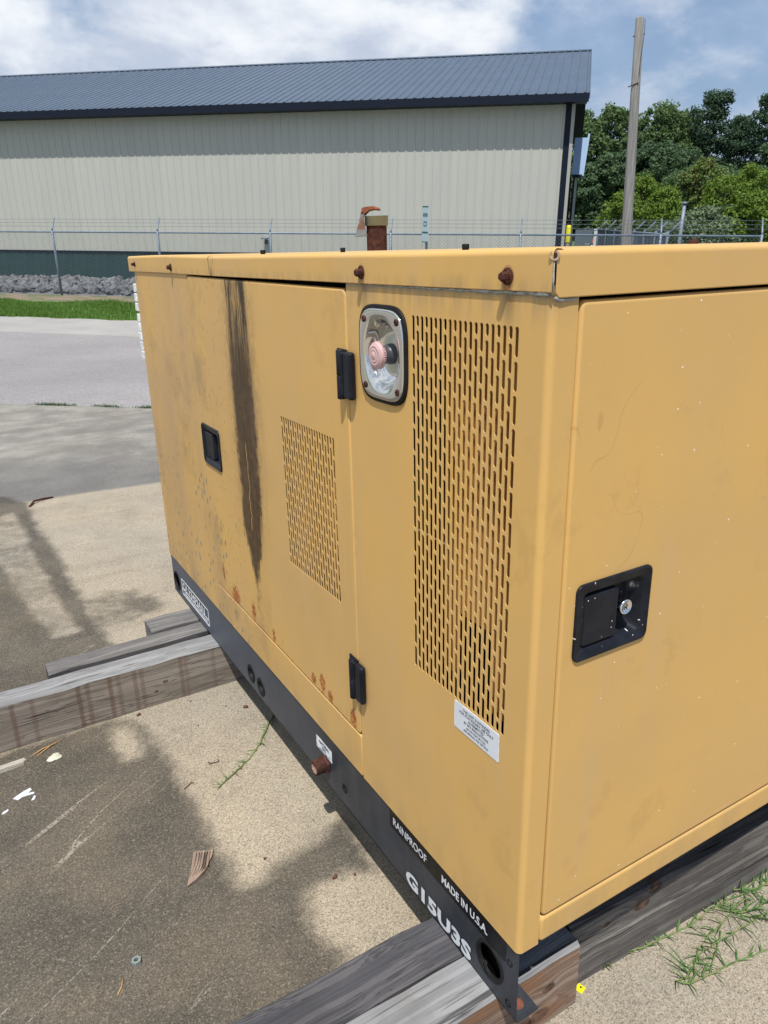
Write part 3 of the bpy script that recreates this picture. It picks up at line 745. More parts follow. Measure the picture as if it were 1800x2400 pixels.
# flange bolts of the cap, rusty
def bolt(F, u, v, w, r=.0056, drop=True):
    mb = MB(); c = F(u, v, w); ax = Vector(F(0, 0, 1)) - Vector(F(0, 0, 0))
    mb.lathe([(r*1.75, 0), (r*1.75, .0012), (r*1.3, .0016), (r*1.25, .003)], c, ax, 20, smooth=False)
    mb.lathe([(r, .0025), (r*1.02, .009), (r*.85, .0105), (.0002, .0107)], c, ax, 6, smooth=False)
    return gp('cap_bolt', mb, M['rust'])
for y in (.07, .41, 1.438): bolt(LF, y, .9600, .004)
bolt(LF, 1.83, .966, .004, .0045)
for (x, y, r, mm) in ((.115, .31, .0055, 'rubber'), (.50, .22, .0075, 'rust'), (.14, .74, .0050, 'rubber'), (.10, 1.05, .0060, 'rubber')):
    mb = MB(); mb.lathe([(r*.8, -.003), (r, .003), (r, .0070), (r*.8, .0080), (.0002, .0081)], (x, y, ZT-.001), (0, 0, 1), 16); gp('roof_bolt', mb, M[mm])

# exhaust stack with weather flap
EX = (.560, 1.328)
mb = MB(); mb.lathe([(.0285, -.004), (.0285, .078)], (EX[0], EX[1], ZT), (0, 0, 1), 36); ex = gp('exhaust_stack', mb, M['rust'])
mb = MB(); mb.lathe([(.0288, .066), (.0325, .066), (.0325, .090), (.0345, .0905), (.0345, .0925), (.031, .0925), (.029, .08)], (EX[0], EX[1], ZT), (0, 0, 1), 36); gp('stack_collar', mb, M['galv'], ex)
cv = Vector((.859, -.512, 0)); fw = Vector((.512, .859, 0)); e0 = Vector((EX[0], EX[1], ZT))
def ep(a, b, c): return tuple(e0 + cv*a + fw*b + Vector((0, 0, c)))
mb = MB(); vs = []
for (a, c) in ((-.036, .105), (-.044, .096), (-.052, .066), (-.061, .038)): vs += [ep(a, -.026, c), ep(a, .026, c)]
mb.add(vs, [(0,1,3,2), (2,3,5,4), (4,5,7,6)]); vs = []
for (a, c) in ((-.036, .105), (-.036, .098), (-.034, .066), (-.026, .040)): vs += [ep(a, -.026, c), ep(a, .026, c)]
mb.add(vs, [(0,1,3,2), (2,3,5,4), (4,5,7,6)])
mb.add([ep(-.044, -.026, .096), ep(-.052, -.026, .066), ep(-.061, -.026, .038), ep(-.026, -.026, .040), ep(-.034, -.026, .066), ep(-.036, -.026, .098)], [(0,1,2,3,4,5)])
mb.add([ep(-.044, .026, .096), ep(-.052, .026, .066), ep(-.061, .026, .038), ep(-.026, .026, .040), ep(-.034, .026, .066), ep(-.036, .026, .098)], [(0,1,2,3,4,5)])
gp('rain_flap', mb, M['flap'], ex)
lid = [(-.044, .098), (-.040, .113), (-.026, .116), (-.008, .117), (.008, .112), (.012, .108), (-.006, .1095), (-.020, .107), (-.028, .1015), (-.034, .096)]
mb = MB(); n_ = len(lid); mb.add([ep(a, -.016, c) for a, c in lid] + [ep(a*.9, .018, c-.002) for a, c in lid], [tuple(range(n_)), tuple(range(2*n_-1, n_-1, -1))] + [(i, n_+i, n_+(i+1) % n_, (i+1) % n_) for i in range(n_)])
gp('flap_hinge', mb, M['rust_or'], ex)

# base rail (folded channel) with its holes, foot flange and fittings
w_ = -.0025
hl = [(.067, -.0800, .0325, 'big'), (.561, -.093, .0095, 's'), (1.037, -.099, .025, 'm'), (1.107, -.0935, .025, 'm'), (1.812, -.086, .034, 'big')]
mb = MB(); rects = []
for (u, v, r, k) in hl:
    e = r + .006; rects.append((u-e, u+e, max(-.1375, v-e), min(-.003, v+e)))
flat(mb, LF, (.0, L-.004, -.139, -.0015), rects, w_)
for (u, v, r, k), q in zip(hl, rects): circ_cell(mb, LF, *q, u, v, r, w_)
mb.add([(.0025, 0, -.139), (.0025, L-.004, -.139), (.0025, L-.004, -.136), (.0025, 0, -.136)], [(0,1,2,3)])
mb.box((.0026, -.002, -.139), (.046, .046, -.1352)); mb.box((.0026, .0465, -.139), (.046, L-.006, -.1355))
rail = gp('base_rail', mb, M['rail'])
mb = MB(); mb.box((.020, .10, -.1345), (.022, L-.006, -.003)); mb.box((.0201, .040, -.1345), (.022, .0999, -.003)); mb.box((.0030, L-.012, -.1345), (.0199, L-.0065, -.003)); gp('hole_shade_backing', mb, M['shade_in'])  # added backing, its near-black colour stands for the shade inside the rail holes
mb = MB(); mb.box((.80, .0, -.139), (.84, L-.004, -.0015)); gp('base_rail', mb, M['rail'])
mb = MB(); mb.box((.02, .30, -.128), (.79, 1.80, -.006)); gp('underframe_shade_block', mb, M['shade_in'])  # dark block added between the rails to stop see-through and read as shade
mb = MB(); mb.box((.0075, .12, -.13), (.79, .125, -.004)); gp('cross_member', mb, M['rail'])
for (u, v, r, k) in hl:
    mb = MB(); c = LF(u, v, w_); ax = (-1, 0, 0)
    if k == 'big': mb.lathe([(r*.86, -.004), (r*.88, .0012), (r*.93, .0030), (r*1.03, .0026), (r*1.06, .0002)], c, ax, 40)
    elif k == 'm': mb.lathe([(r*.66, -.012), (r*.70, .001), (r*.82, .0030), (r*1.04, .0016), (r*1.06, .0002)], c, ax, 36)
    else: mb.lathe([(r*.5, -.004), (r*.55, .001), (r, .0016), (r*1.15, .0004)], c, ax, 24)
    gp('grommet', mb, M['rubber'])
mb = MB()   # torn membrane in the near hole
mb.add([LF(.060, -.108, .001), LF(.071, -.100, .003), LF(.085, -.076, .001), LF(.077, -.080, .004), LF(.070, -.083, .0), LF(.066, -.093, .004)], [(0,1,2,3,4,5)]); gp('torn_grommet_flap', mb, M['rubber'])
for (u, v) in ((.020, -.036), (.020, -.120)):
    mb = MB(); mb.lathe([(.0035, -.003), (.0038, .0005), (.0062, .0010), (.0066, .0001)], LF(u, v, w_), (-1, 0, 0), 16); mb.lathe([(.0036, -.0003), (.0002, -.0004)], LF(u, v, w_), (-1, 0, 0), 16); gp('rail_hole', mb, M['rubber'])
mb = MB(); mb.lathe([(.0001, .0009), (.0095, .0011), (.0100, .0002)], (.022, .020, -.1352), (0, 0, 1), 20); gp('foot_bolt_hole', mb, M['rust_or'])
# rusty pipe stub
mb = MB(); PC = (.0025, .645, -.0835)
mb.lathe([(.0175, .001), (.0215, .0015), (.0215, .0105), (.0165, .0115)], PC, (-1, 0, 0), 6, smooth=False); ps = gp('drain_coupling', mb, M['rust'])
mb = MB(); mb.lathe([(.0162, .0100), (.0172, .0120), (.0172, .0300), (.0165, .0320), (.0135, .0320)], PC, (-1, 0, 0), 32); gp('coupling_sleeve', mb, M['rust'], ps)
mb = MB(); mb.lathe([(.0135, .0320), (.0128, .018), (.0001, .016)], PC, (-1, 0, 0), 32); gp('coupling_bore', mb, M['rust_inner'], ps)

# emergency stop in a stainless dish
EC = (.3555, .8435)
def sup(a, b, n, e, k):   # superellipse outline
    t = 2*math.pi*k/n; c, s_ = math.cos(t), math.sin(t)
    return (EC[0] + a*math.copysign(abs(c)**e, c), EC[1] + b*math.copysign(abs(s_)**e, s_))
def sring(mb, rings, n=64, smooth=True):
    vs = []
    for (a, b, e, w) in rings: vs += [LF(*sup(a, b, n, e, k), w) for k in range(n)]
    mb.add(vs, [(i*n+j, i*n+(j+1) % n, (i+1)*n+(j+1) % n, (i+1)*n+j) for i in range(len(rings)-1) for j in range(n)], smooth)
mb = MB(); sring(mb, [(.0690, .0725, .50, .0), (.0690, .0725, .50, .0032), (.0675, .0710, .50, .0042), (.0600, .0640, .50, .0042)]); es = gp('stop_button_gasket', mb, M['rubber'])
mb = MB(); sring(mb, [(.0630, .0668, .50, .0042), (.0628, .0664, .50, .0058), (.0612, .0650, .50, .0062), (.0560, .0600, .62, .0060), (.0500, .0535, .9, .0052), (.0480, .0510, 1.0, .0030), (.0455, .0485, 1.0, -.0060), (.0400, .0430, 1.0, -.0130), (.0330, .0360, 1.0, -.0165), (.0280, .0310, 1.0, -.0170), (.0002, .0002, 1.0, -.0172)]); gp('stainless_dish', mb, M['steel'], es)
mb = MB(); mb.lathe([(.0290, 0), (.0290, .0012), (.0001, .0013)], LF(EC[0]-.004, EC[1], -.0168), (-1, 0, 0), 40); gp('legend_disc', mb, M['cream'], es)
mb = MB(); mb.lathe([(.0155, 0), (.0155, .006), (.0138, .007), (.0138, .018)], LF(EC[0], EC[1], -.0155), (-1, 0, 0), 32); gp('button_collar', mb, M['collar'], es)
mb = MB(); mb.lathe([(.0120, .016), (.0125, .022), (.0165, .0225), (.0195, .0240), (.0197, .0290), (.0180, .0315), (.0172, .0312), (.0168, .0318), (.0120, .0332), (.0114, .0325), (.0108, .0333), (.0075, .0337), (.0070, .0331), (.0065, .0337), (.0001, .0339)], LF(EC[0], EC[1], -.0155), (-1, 0, 0), 48)
for k in range(36):
    t = 2*math.pi*k/36; c = Vector(LF(EC[0] + .0198*math.cos(t), EC[1] + .0198*math.sin(t), .0085)); mb.tube([c + Vector((.0022, 0, 0)), c - Vector((.0022, 0, 0))], .0006, 5)
gp('mushroom_button', mb, M['pink'], es)
for sy, sz in ((-1, -1), (-1, 1), (1, -1), (1, 1)):
    mb = MB(); c = LF(EC[0]+sy*.0470, EC[1]+sz*.0500, .0058)
    mb.lathe([(.0052, 0), (.0050, .0016), (.0030, .0024), (.0016, .0022), (.0014, .0008), (.0001, .0008)], c, (-1, 0, 0), 20); gp('screw', mb, M['rust'], es)

# hinges
def hinge(yc, z0, z1):
    mb = MB(); hy = yc
    h = gp('hinge', MB().box((-.0135, hy-.0290, z0+.002), (-.0015, hy-.0035, z1-.001)), M['black']); bevel(h, .005, 4)
    zm = z0 + (z1-z0)*.48
    for a, b in ((z0, zm-.0004), (zm+.0004, z1)):
        mb = MB(); mb.lathe([(.0001, a), (.0066, a), (.0072, a+.001), (.0072, b-.001), (.0066, b), (.0001, b)], (-.0095, hy+.0095, 0), (0, 0, 1), 24); gp('hinge_knuckle', mb, M['black'], h)
    mb = MB(); mb.box((-.0050, hy-.0035, z0+.012), (-.0018, hy+.0310, z1+.001)); k = gp('hinge_leaf', mb, M['black'], h); bevel(k, .002, 3)
    mb = MB(); mb.box((-.0135, hy-.0005, z0+.004), (-.0015, hy+.0170, z1-.002)); k = gp('hinge_arm', mb, M['black'], h); bevel(k, .004, 3)
hinge(.4695, .7595, .8395); hinge(.4695, .1835, .2665)

# recessed paddle latches
def rr_loop(F, u0, u1, v0, v1, r, w, n=6):
    pts = []
    for cu, cv_, a0 in ((u1-r, v1-r, 0), (u0+r, v1-r, 90), (u0+r, v0+r, 180), (u1-r, v0+r, 270)):
        for k in range(n+1): t = R_(a0+90*k/n); pts.append(F(cu+r*math.cos(t), cv_+r*math.sin(t), w))
    return pts
def loft(mb, loops, cap=False, smooth=True):
    N = len(loops[0]); vs = [p for l in loops for p in l]
    mb.add(vs, [(i*N+j, i*N+(j+1) % N, (i+1)*N+(j+1) % N, (i+1)*N+j) for i in range(len(loops)-1) for j in range(N)], smooth)
    if cap: mb.add(loops[-1], [tuple(range(N))])
def latch(F, u0, u1, v0, v1, m, flip, lock=True, base=.0015):
    mb = MB(); q = lambda i, w, r: rr_loop(F, u0+i, u1-i, v0+i, v1-i, r, w+base)
    loft(mb, [q(0, .0, .011), q(0, .0030, .011), q(.0012, .0040, .010), q(.0035, .0036, .009), q(.0045, .0026, .008), q(.0130, .0018, .008), q(.0150, -.0006, .008), q(.0200, -.0160, .010), q(.024, -.0195, .008)], cap=True)
    o = gp('paddle_latch', mb, m)
    a, b = (u0+.0160, u0+.0160+.60*(u1-u0-.032)) if not flip else (u1-.0160-.60*(u1-u0-.032), u1-.0160)
    mb = MB(); g = lambda i, w, r: rr_loop(F, a+i, b-i, v0+.018+i, v1-.020-i, r, w+base)
    loft(mb, [g(0, -.018, .006), g(0, -.0015, .006), g(.0015, -.0002, .005), g(.004, -.0004, .004)], cap=True); gp('latch_paddle', mb, m, o)
    if lock:
        c = F(.157, .533, -.017); ax = (0, -1, 0)
        mb = MB(); mb.lathe([(.0110, 0), (.0110, .018), (.0108, .020)], c, ax, 8, smooth=False); k = gp('lock_body', mb, M['chrome'], o)
        mb = MB(); mb.lathe([(.0108, .0198), (.0104, .0215), (.0090, .0218), (.0088, .0208), (.0001, .0209)], c, ax, 32); gp('lock_face', mb, M['chrome'], o)
    return o
ltR = latch(RF, .0640, .2020, .4750, .5860, M['black_sp'], False)
ltL = latch(LF, 1.1735, 1.3115, .4620, .5700, M['black'], True, lock=False)

# labels and lettering
BFONT = None
def text(body, F, u, v, size, w, m, parent, xs=1.0, bold=0.0, dirn=-1, align='LEFT', name='lettering', space=1.0, shear=0.0):
    c = bpy.data.curves.new('t', 'FONT'); c.body = body; c.size = size; c.align_x = align; c.offset = bold; c.resolution_u = 3; c.space_character = space; c.shear = shear
    o = bpy.data.objects.new('t', c); COL.objects.link(o)
    bpy.context.view_layer.update(); dg = bpy.context.evaluated_depsgraph_get()
    me = bpy.data.meshes.new_from_object(o.evaluated_get(dg)); bpy.data.objects.remove(o)
    P = np.empty(len(me.vertices)*3); me.vertices.foreach_get('co', P); P = P.reshape(-1, 3)
    out = np.array([F(u + dirn*p[0]*xs, v + p[1], w) for p in P]).reshape(-1); me.vertices.foreach_set('co', out); me.update()
    me.materials.clear(); me.materials.append(m); return link(name, me, parent)
def plate(name, F, u0, u1, v0, v1, r, w0, w1, m, parent=None, **k):
    mb = MB(); loft(mb, [rr_loop(F, u0, u1, v0, v1, r, w0), rr_loop(F, u0, u1, v0, v1, r, w1)], cap=True, smooth=False); return gp(name, mb, m, parent, **k)
# white compliance label under the vent
st = plate('compliance_label', LF, .0600, .1655, .3045, .3515, .003, .0002, .0008, M['wht_trim'])
plate('label_face', LF, .0612, .1643, .3055, .3505, .0025, .0009, .0010, M['white'], st)
cy = .1120
for i, (ln, sz) in enumerate((('THIS UNIT IS INTENDED', .0064), ('FOR STATIONARY USE ONLY', .0066), ('AS PERMITTED', .0062), ('BY EPA REGULATIONS', .0062), ('(40 CFR PART 89.2 (2))', .0050), ('(SEE MANUAL FOR DETAILS)', .0050))):
    text(ln, LF, cy, .3422 - i*.0064, sz, .0014, M['txt_b'], st, xs=.93, bold=.00006, align='CENTER')
# rail labels
lb = plate('black_label', LF, .2365, .3720, -.0440, -.0045, .0005, -.0022, -.0018, M['lab_b'])
text('RAINPROOF', LF, .3600, -.0330, .0240, -.0013, M['txt_w'], lb, xs=.86, bold=.0003)
lb = plate('black_label', LF, .0300, .2345, -.0440, -.0045, .0005, -.0022, -.0018, M['lab_b'])
text('MADE IN U.S.A.', LF, .2000, -.0330, .0225, -.0013, M['txt_w'], lb, xs=.83, bold=.0006)
text('G15U3S', LF, .3150, -.1300, .0420, -.0012, M['txt_w'], rail, xs=1.36, bold=.0019, space=1.04)
lb = plate('fuel_label', LF, .6170, .6930, -.0665, -.0365, .001, -.0022, -.0016, M['wht_trim'])
text('NATURAL', LF, .6550, -.0480, .0110, -.0012, M['txt_b'], lb, xs=1.0, bold=.0004, align='CENTER')
text('GAS', LF, .6550, -.0575, .0095, -.0012, M['txt_b'], lb, xs=1.0, bold=.0003, align='CENTER')
mb = MB()
for k in range(10): mb.box((.0010, .630+k*.0052, -.0635), (.0016, .6335+k*.0052, -.0620))
gp('fine_print', mb, M['txt_b'], lb)
# brand plate at the far end of the rail: outlined two-deck badge
lg = MB()
def bar(u0, u1, v0, v1): lg.box((.0008, u0, v0), (.0018, u1, v1))
U0, U1 = 1.462, 1.752
bar(U0, U1, -.056, -.0535); bar(U0, U1, -.0915, -.0885); bar(U0, U1, -.112, -.1085); bar(U0, U0+.004, -.112, -.0535); bar(U1-.004, U1, -.112, -.0535)
lgo = gp('badge_outline', lg, M['txt_w'])
text('OLYMPIAN', LF, U1-.016, -.0840, .0350, .0002, M['txt_w'], lgo, xs=1.42, bold=.0009)
mb = MB()
for k in range(24): mb.box((.0008, U0+.02+k*.0104, -.1045), (.0016, U0+.0265+k*.0104, -.0985))
gp('fine_print', mb, M['txt_w'], lgo)
text('R', RF, .1535, .5290, .0110, -.017+.0213, M['rubber'], ltR, xs=.9, dirn=1, name='lock_mark', shear=.3)
# row of white blocks peeling off the far edge
for k in range(8):
    z0 = .905 - k*.0290 - .004*(k > 2); mb = MB(); mb.box((-.0035, L+.0008, z0-.022), (.0045, L+.026 + .006*((k*7) % 3)/2, z0+.003)); o = gp('white_edge_block', mb, M['wht_trim']); bevel(o, .0015, 1)

# ------------------------------------------------------------------ TIMBERS
def timber(x0, x1, y0, y1, z0, z1, label, mats, rot=0.0, seed=1, name='timber', bev=.004, tilt=0.0, topm=None, capend=True):
    # long square timber, sides slightly uneven; separate material for the sun-bleached top
    rd = random.Random(seed); n = max(6, int((x1-x0)/.06)); vs = []; mb = MB()
    cx, cy_ = x0, (y0+y1)/2
    for i in range(n+1):
        x = x0+(x1-x0)*i/n; j = [rd.uniform(-.0018, .0018) for _ in range(8)]
        b = bev*rd.uniform(.6, 1.7) if 0 < i < n else bev*2
        ring = [(y0, z0), (y1, z0), (y1, z1-b), (y1-b, z1), (y0+b, z1), (y0, z1-b)]
        for k, (y, z) in enumerate(ring): vs.append((x, y + j[k]*(1 if 0 < i < n else .3), z + (j[(k+3) % 8]*.6 if k > 1 else 0)))
    mi = [0]*0
    o0 = 0
    for i in range(n):
        for k in range(6):
            a = i*6+k; c = i*6+(k+1) % 6
            mb.f.append((a, c, c+6, a+6)); mb.m.append(1 if k in (2, 3, 4) else 0); mb.sm.append(False)
    mb.v = vs
    mb.f.append((5,4,3,2,1,0)); mb.m.append(0); mb.sm.append(False); mb.f.append(tuple(n*6+k for k in range(6))); mb.m.append(0); mb.sm.append(False)
    Mx = MA @ T(cx, cy_, 0) @ RZ(rot) @ T(-cx, -cy_, 0)
    return ob(name, mb, mats, M=Mx, label=label, cat='timber', group='weathered timbers under the generator')
ZG = -.2795
timber(-1.9, .188, .050, .139, ZG, -.1393, 'pale sun-bleached timber nearest the camera, crossing under the near corner of the generator', [M['wood_near'], M['wood_top']], seed=2)
timber(-1.9, .178, .1420, .2330, ZG, -.1395, 'dark grey timber lying right behind the pale one under the near corner', [M['wood_dark'], M['wood_dark']], seed=4)
timber(.196, 2.2, .0760, .190, -.2025, -.1395, 'upper dark timber of the two stacked under the near end, right of the corner', [M['wood_right'], M['wood_right']], rot=-2.6, seed=6)
timber(.194, 2.2, .0740, .190, ZG, -.2040, 'lower dark timber of the two stacked under the near end, beside the weeds', [M['wood_right'], M['wood_right']], rot=-2.6, seed=8)
timber(-2.6, 1.6, 1.389, 1.471, ZG, -.1393, 'long brown-sided timber with rusty strap marks under the far end of the generator', [M['wood_side'], M['wood_top']], seed=10)
timber(-.470, 1.5, 1.505, 1.575, ZG, -.1430, 'dark narrow timber lying behind the long brown-sided one', [M['wood_dark'], M['wood_mid']], rot=.6, seed=12)
timber(-.150, 1.4, 1.600, 1.690, ZG, -.1415, 'short-ended grey timber farthest back under the generator', [M['wood_mid'], M['wood_mid']], rot=.2, seed=14)

# ------------------------------------------------------------------ SMALL THINGS ON THE SLAB
GP = -.28
def P(x, y, rz=0.0, z=GP): return MA @ T(x, y, z) @ RZ(rz)
# splintered wood chip
mb = MB(); top = [(-.022, .044), (-.004, .047), (.012, .044), (.021, .047), (.021, .030), (.016, .012), (.014, -.004), (.006, -.022), (-.006, -.034), (-.022, -.052), (-.022, -.040), (-.020, -.010)]
n_ = len(top); vs = [(x, y, .007 + .002*math.sin(x*300)) for x, y in top] + [(x*.98, y*.98, .0005) for x, y in top]
mb.add(vs, [tuple(range(n_))] + [(i, n_+i, n_+(i+1) % n_, (i+1) % n_) for i in range(n_)])
for k in range(6):
    xx = -.015+k*.006; mb.tube([(xx, .040, .0078), (xx-.001, .0, .0086), (xx-.006, -.030+k*.004, .0076)], [.0014, .0018, .0008], 5)
ob('wood_chip', mb, M['wood_chip'], M=P(-.286, .704, -25), label='splintered brown wood chip alone in the middle of the dark concrete stain', cat='wood chip')
# hex nut
mb = MB(); n_ = 6; ro, ri, h = .0095, .0050, .0075
vs = []; fs = []
for (r, z, m_) in ((ro, 0, 6), (ro, h, 6)):
    vs += [(r*math.cos(R_(60*k)), r*math.sin(R_(60*k)), z) for k in range(6)]
vs += [(ri*math.cos(R_(60*k)), ri*math.sin(R_(60*k)), h) for k in range(6)] + [(ri*math.cos(R_(60*k)), ri*math.sin(R_(60*k)), .001) for k in range(6)]
for k in range(6):
    j = (k+1) % 6; fs += [(k, j, 6+j, 6+k), (6+k, 6+j, 12+j, 12+k), (12+k, 12+j, 18+j, 18+k)]
mb.add(vs, fs); o = ob('hex_nut', mb, M['galv'], M=P(-.463, .545, 12), label='small steel hex nut lying on the dark concrete', cat='nut')
# dried sealant puddle
rd = random.Random(8); mb = MB(); n_ = 18; rs_ = [.017*(1+.22*math.sin(k*.9)+rd.uniform(-.06, .06)) for k in range(n_)]
vs = [(0, 0, .0035)] + [(r*.8*math.cos(2*math.pi*k/n_), r*.8*math.sin(2*math.pi*k/n_), .0028) for k, r in enumerate(rs_)] + [(r*math.cos(2*math.pi*k/n_), r*math.sin(2*math.pi*k/n_), .0003) for k, r in enumerate(rs_)]
mb.add(vs, [(0, 1+k, 1+(k+1) % n_) for k in range(n_)] + [(1+k, 1+n_+k, 1+n_+(k+1) % n_, 1+(k+1) % n_) for k in range(n_)], smooth=True)
ob('sealant_puddle', mb, M['splotch'], M=P(-.505, 1.291, 30), label='round pale greenish-white blob of dried sealant near the brown timber', cat='blob')
def flake(x, y, pts, rz, lab, m='paper', h=.002, cat='paint flake', name='paint_flake', group=None, curl=.0):
    mb = MB(); n_ = len(pts); vs = [(a, b, h + curl*abs(a)*3) for a, b in pts] + [(a, b, .0004) for a, b in pts]
    mb.add(vs, [tuple(range(n_))] + [(i, n_+i, n_+(i+1) % n_, (i+1) % n_) for i in range(n_)])
    return ob(name, mb, M[m], M=P(x, y, rz), label=lab, cat=cat, group=group)
flake(-.592, 1.165, [(-.026, -.004), (-.010, .016), (.006, .030), (.012, .022), (.006, .010), (.020, .012), (.022, .006), (.008, .002), (-.004, -.002), (-.012, -.012)], -20, 'largest ragged white paint flake on the dark concrete at the left')
flake(-.573, 1.145, [(-.004, -.008), (.003, -.006), (.004, .006), (-.001, .010)], -20, 'small oval white flake touching the tip of the large ragged one')
flake(-.640, 1.128, [(-.008, -.003), (-.002, .004), (.010, .006), (.008, -.001), (.0, -.004)], 10, 'small white flake farthest to the left, below the ragged one')
flake(-.640, 1.405-.03, [(-.006, -.003), (.004, -.004), (.007, .003), (-.003, .004)], 0, 'tiny white flake close to the foot of the brown timber')
# wooden lath
mb = MB(); mb.add([(-.12, -.006, 0), (.025, -.007, 0), (.034, .004, 0), (.030, .012, 0), (-.12, .012, 0), (-.12, -.006, .011), (.024, -.006, .010), (.032, .004, .008), (.028, .012, .010), (-.12, .012, .011)],
       [(0,1,6,5), (1,2,7,6), (2,3,8,7), (3,4,9,8), (4,0,5,9), (5,6,7,8,9)])
ob('wood_lath', mb, M['stick'], M=P(-.603, 1.305, 2), label='short pale wooden lath with a broken end at the left edge', cat='lath')
for k, (a, b, l) in enumerate(((-.56, 1.325, .07), (-.545, 1.318, .09))):
    mb = MB(); mb.tube([(0, 0, .002), (l*.5, l*.20, .005), (l, l*.28, .002)], [.0010, .0016, .0006], 5)
    ob('straw', mb, M['straw'], M=P(a, b, 4+k*9), label=('short dry straw lying against the pale lath', 'longer dry straw reaching the sealant blob')[k], cat='straw')
# bent rusty nails / wires
def wirebit(x, y, pts, rz, lab, r=.0013, m='rust', cat='bent wire'):
    mb = MB(); mb.tube([(a, b, .0016 + c) for a, b, c in pts], r, 6); ob('bent_wire', mb, M[m], M=P(x, y, rz), label=lab, cat=cat)
wirebit(-.146, 1.039, [(-.010, .008, .001), (-.012, .0, 0), (.0, -.004, 0), (.012, -.008, 0), (.013, .0, .002)], 8, 'rusty C-shaped bent wire on the tan concrete left of the grass runner')
wirebit(-.229, .982, [(-.014, -.006, 0), (.0, .002, 0), (.010, .009, 0), (.012, .002, .001)], 0, 'rusty hooked wire at the edge of the dark stain')
wirebit(-.245, 3.70, [(-.06, -.04, .0), (-.02, .01, .012), (.04, .035, .006), (.09, .04, .0)], 10, 'dark curved strip lying at the corner of the far tan patch', r=.006, cat='strip')
for (x, y, rz, sc_, lab) in ((-.048, .526, 20, .009, 'reddish leaf crumb, larger of the two near the dark timber'), (-.008, .510, 50, .0055, 'reddish leaf crumb, smaller of the two near the dark timber'), (.018, 1.233, -20, .011, 'curled red-brown leaf beside the rail shadow near the brown timber'),
                         (-.263, 1.364, 35, .009, 'orange-brown crumb at the foot of the brown timber'), (-.112, 1.352, 0, .005, 'dark crumb nearest the brown timber, left of the curled leaf'), (-.03, 1.27, 10, .004, 'dark crumb left of the curled leaf'), (-.13, 1.22, 60, .004, 'lone dark crumb on the tan concrete above the bent wire'), (-.157, .655, 15, .006, 'brown crumb at the tip of the tan patch')):
    sc_ *= .75; rd = random.Random(int(x*1000)); pts = [(sc_*(1+rd.uniform(-.3, .2))*math.cos(R_(a)), sc_*.65*(1+rd.uniform(-.3, .3))*math.sin(R_(a))) for a in range(0, 360, 45)]
    flake(x, y, pts, rz, lab, m='leafb', h=sc_*.4, cat='debris', name='leaf_crumb', curl=.15)
mb = MB(); mb.tube([(-.010, -.012, .001), (.0, .0, .002), (.006, .016, .001)], .0012, 5); ob('straw', mb, M['straw'], M=P(-.499, .507, 0), label='orange straw lying near the hex nut on the dark concrete', cat='straw')
mb = MB(); mb.box((-.008, -.007, .0004), (.007, .007, .0018)); tg = link('plastic_tag', mb.mesh('plastic_tag', M['tag']), M=P(.214, .064, 18), label='small bright yellow tag beside the near timber end', cat='tag')
mb = MB(); mb.lathe([(.0020, .0), (.0020, .0005), (.0001, .0005)], (.002, .0, .0019), (0, 0, 1), 12); ob('tag_hole', mb, M['rubber'], tg)
# grit scattered at the foot of the brown timber
rg = np.random.default_rng(11); mb = MB()
for k in range(130):
    x = rg.uniform(-.34, .03); y = 1.375 - abs(rg.normal(0, .035)); r = rg.uniform(.0008, .0026)
    c = Vector((x, y, r*.6)); vs = [c + Vector((rg.uniform(.6, 1)*r*a, rg.uniform(.6, 1)*r*b, rg.uniform(.6, 1)*r*d*.7)) for a, b, d in ((1,0,0),(-1,0,0),(0,1,0),(0,-1,0),(0,0,1),(0,0,-1))]
    mb.add(vs, [(0,2,4),(2,1,4),(1,3,4),(3,0,4),(2,0,5),(1,2,5),(3,1,5),(0,3,5)])
ob('grit', mb, M['stick'], M=P(0, 0), label='loose grit and wood crumbs along the brown timber', cat='grit', kind='stuff')

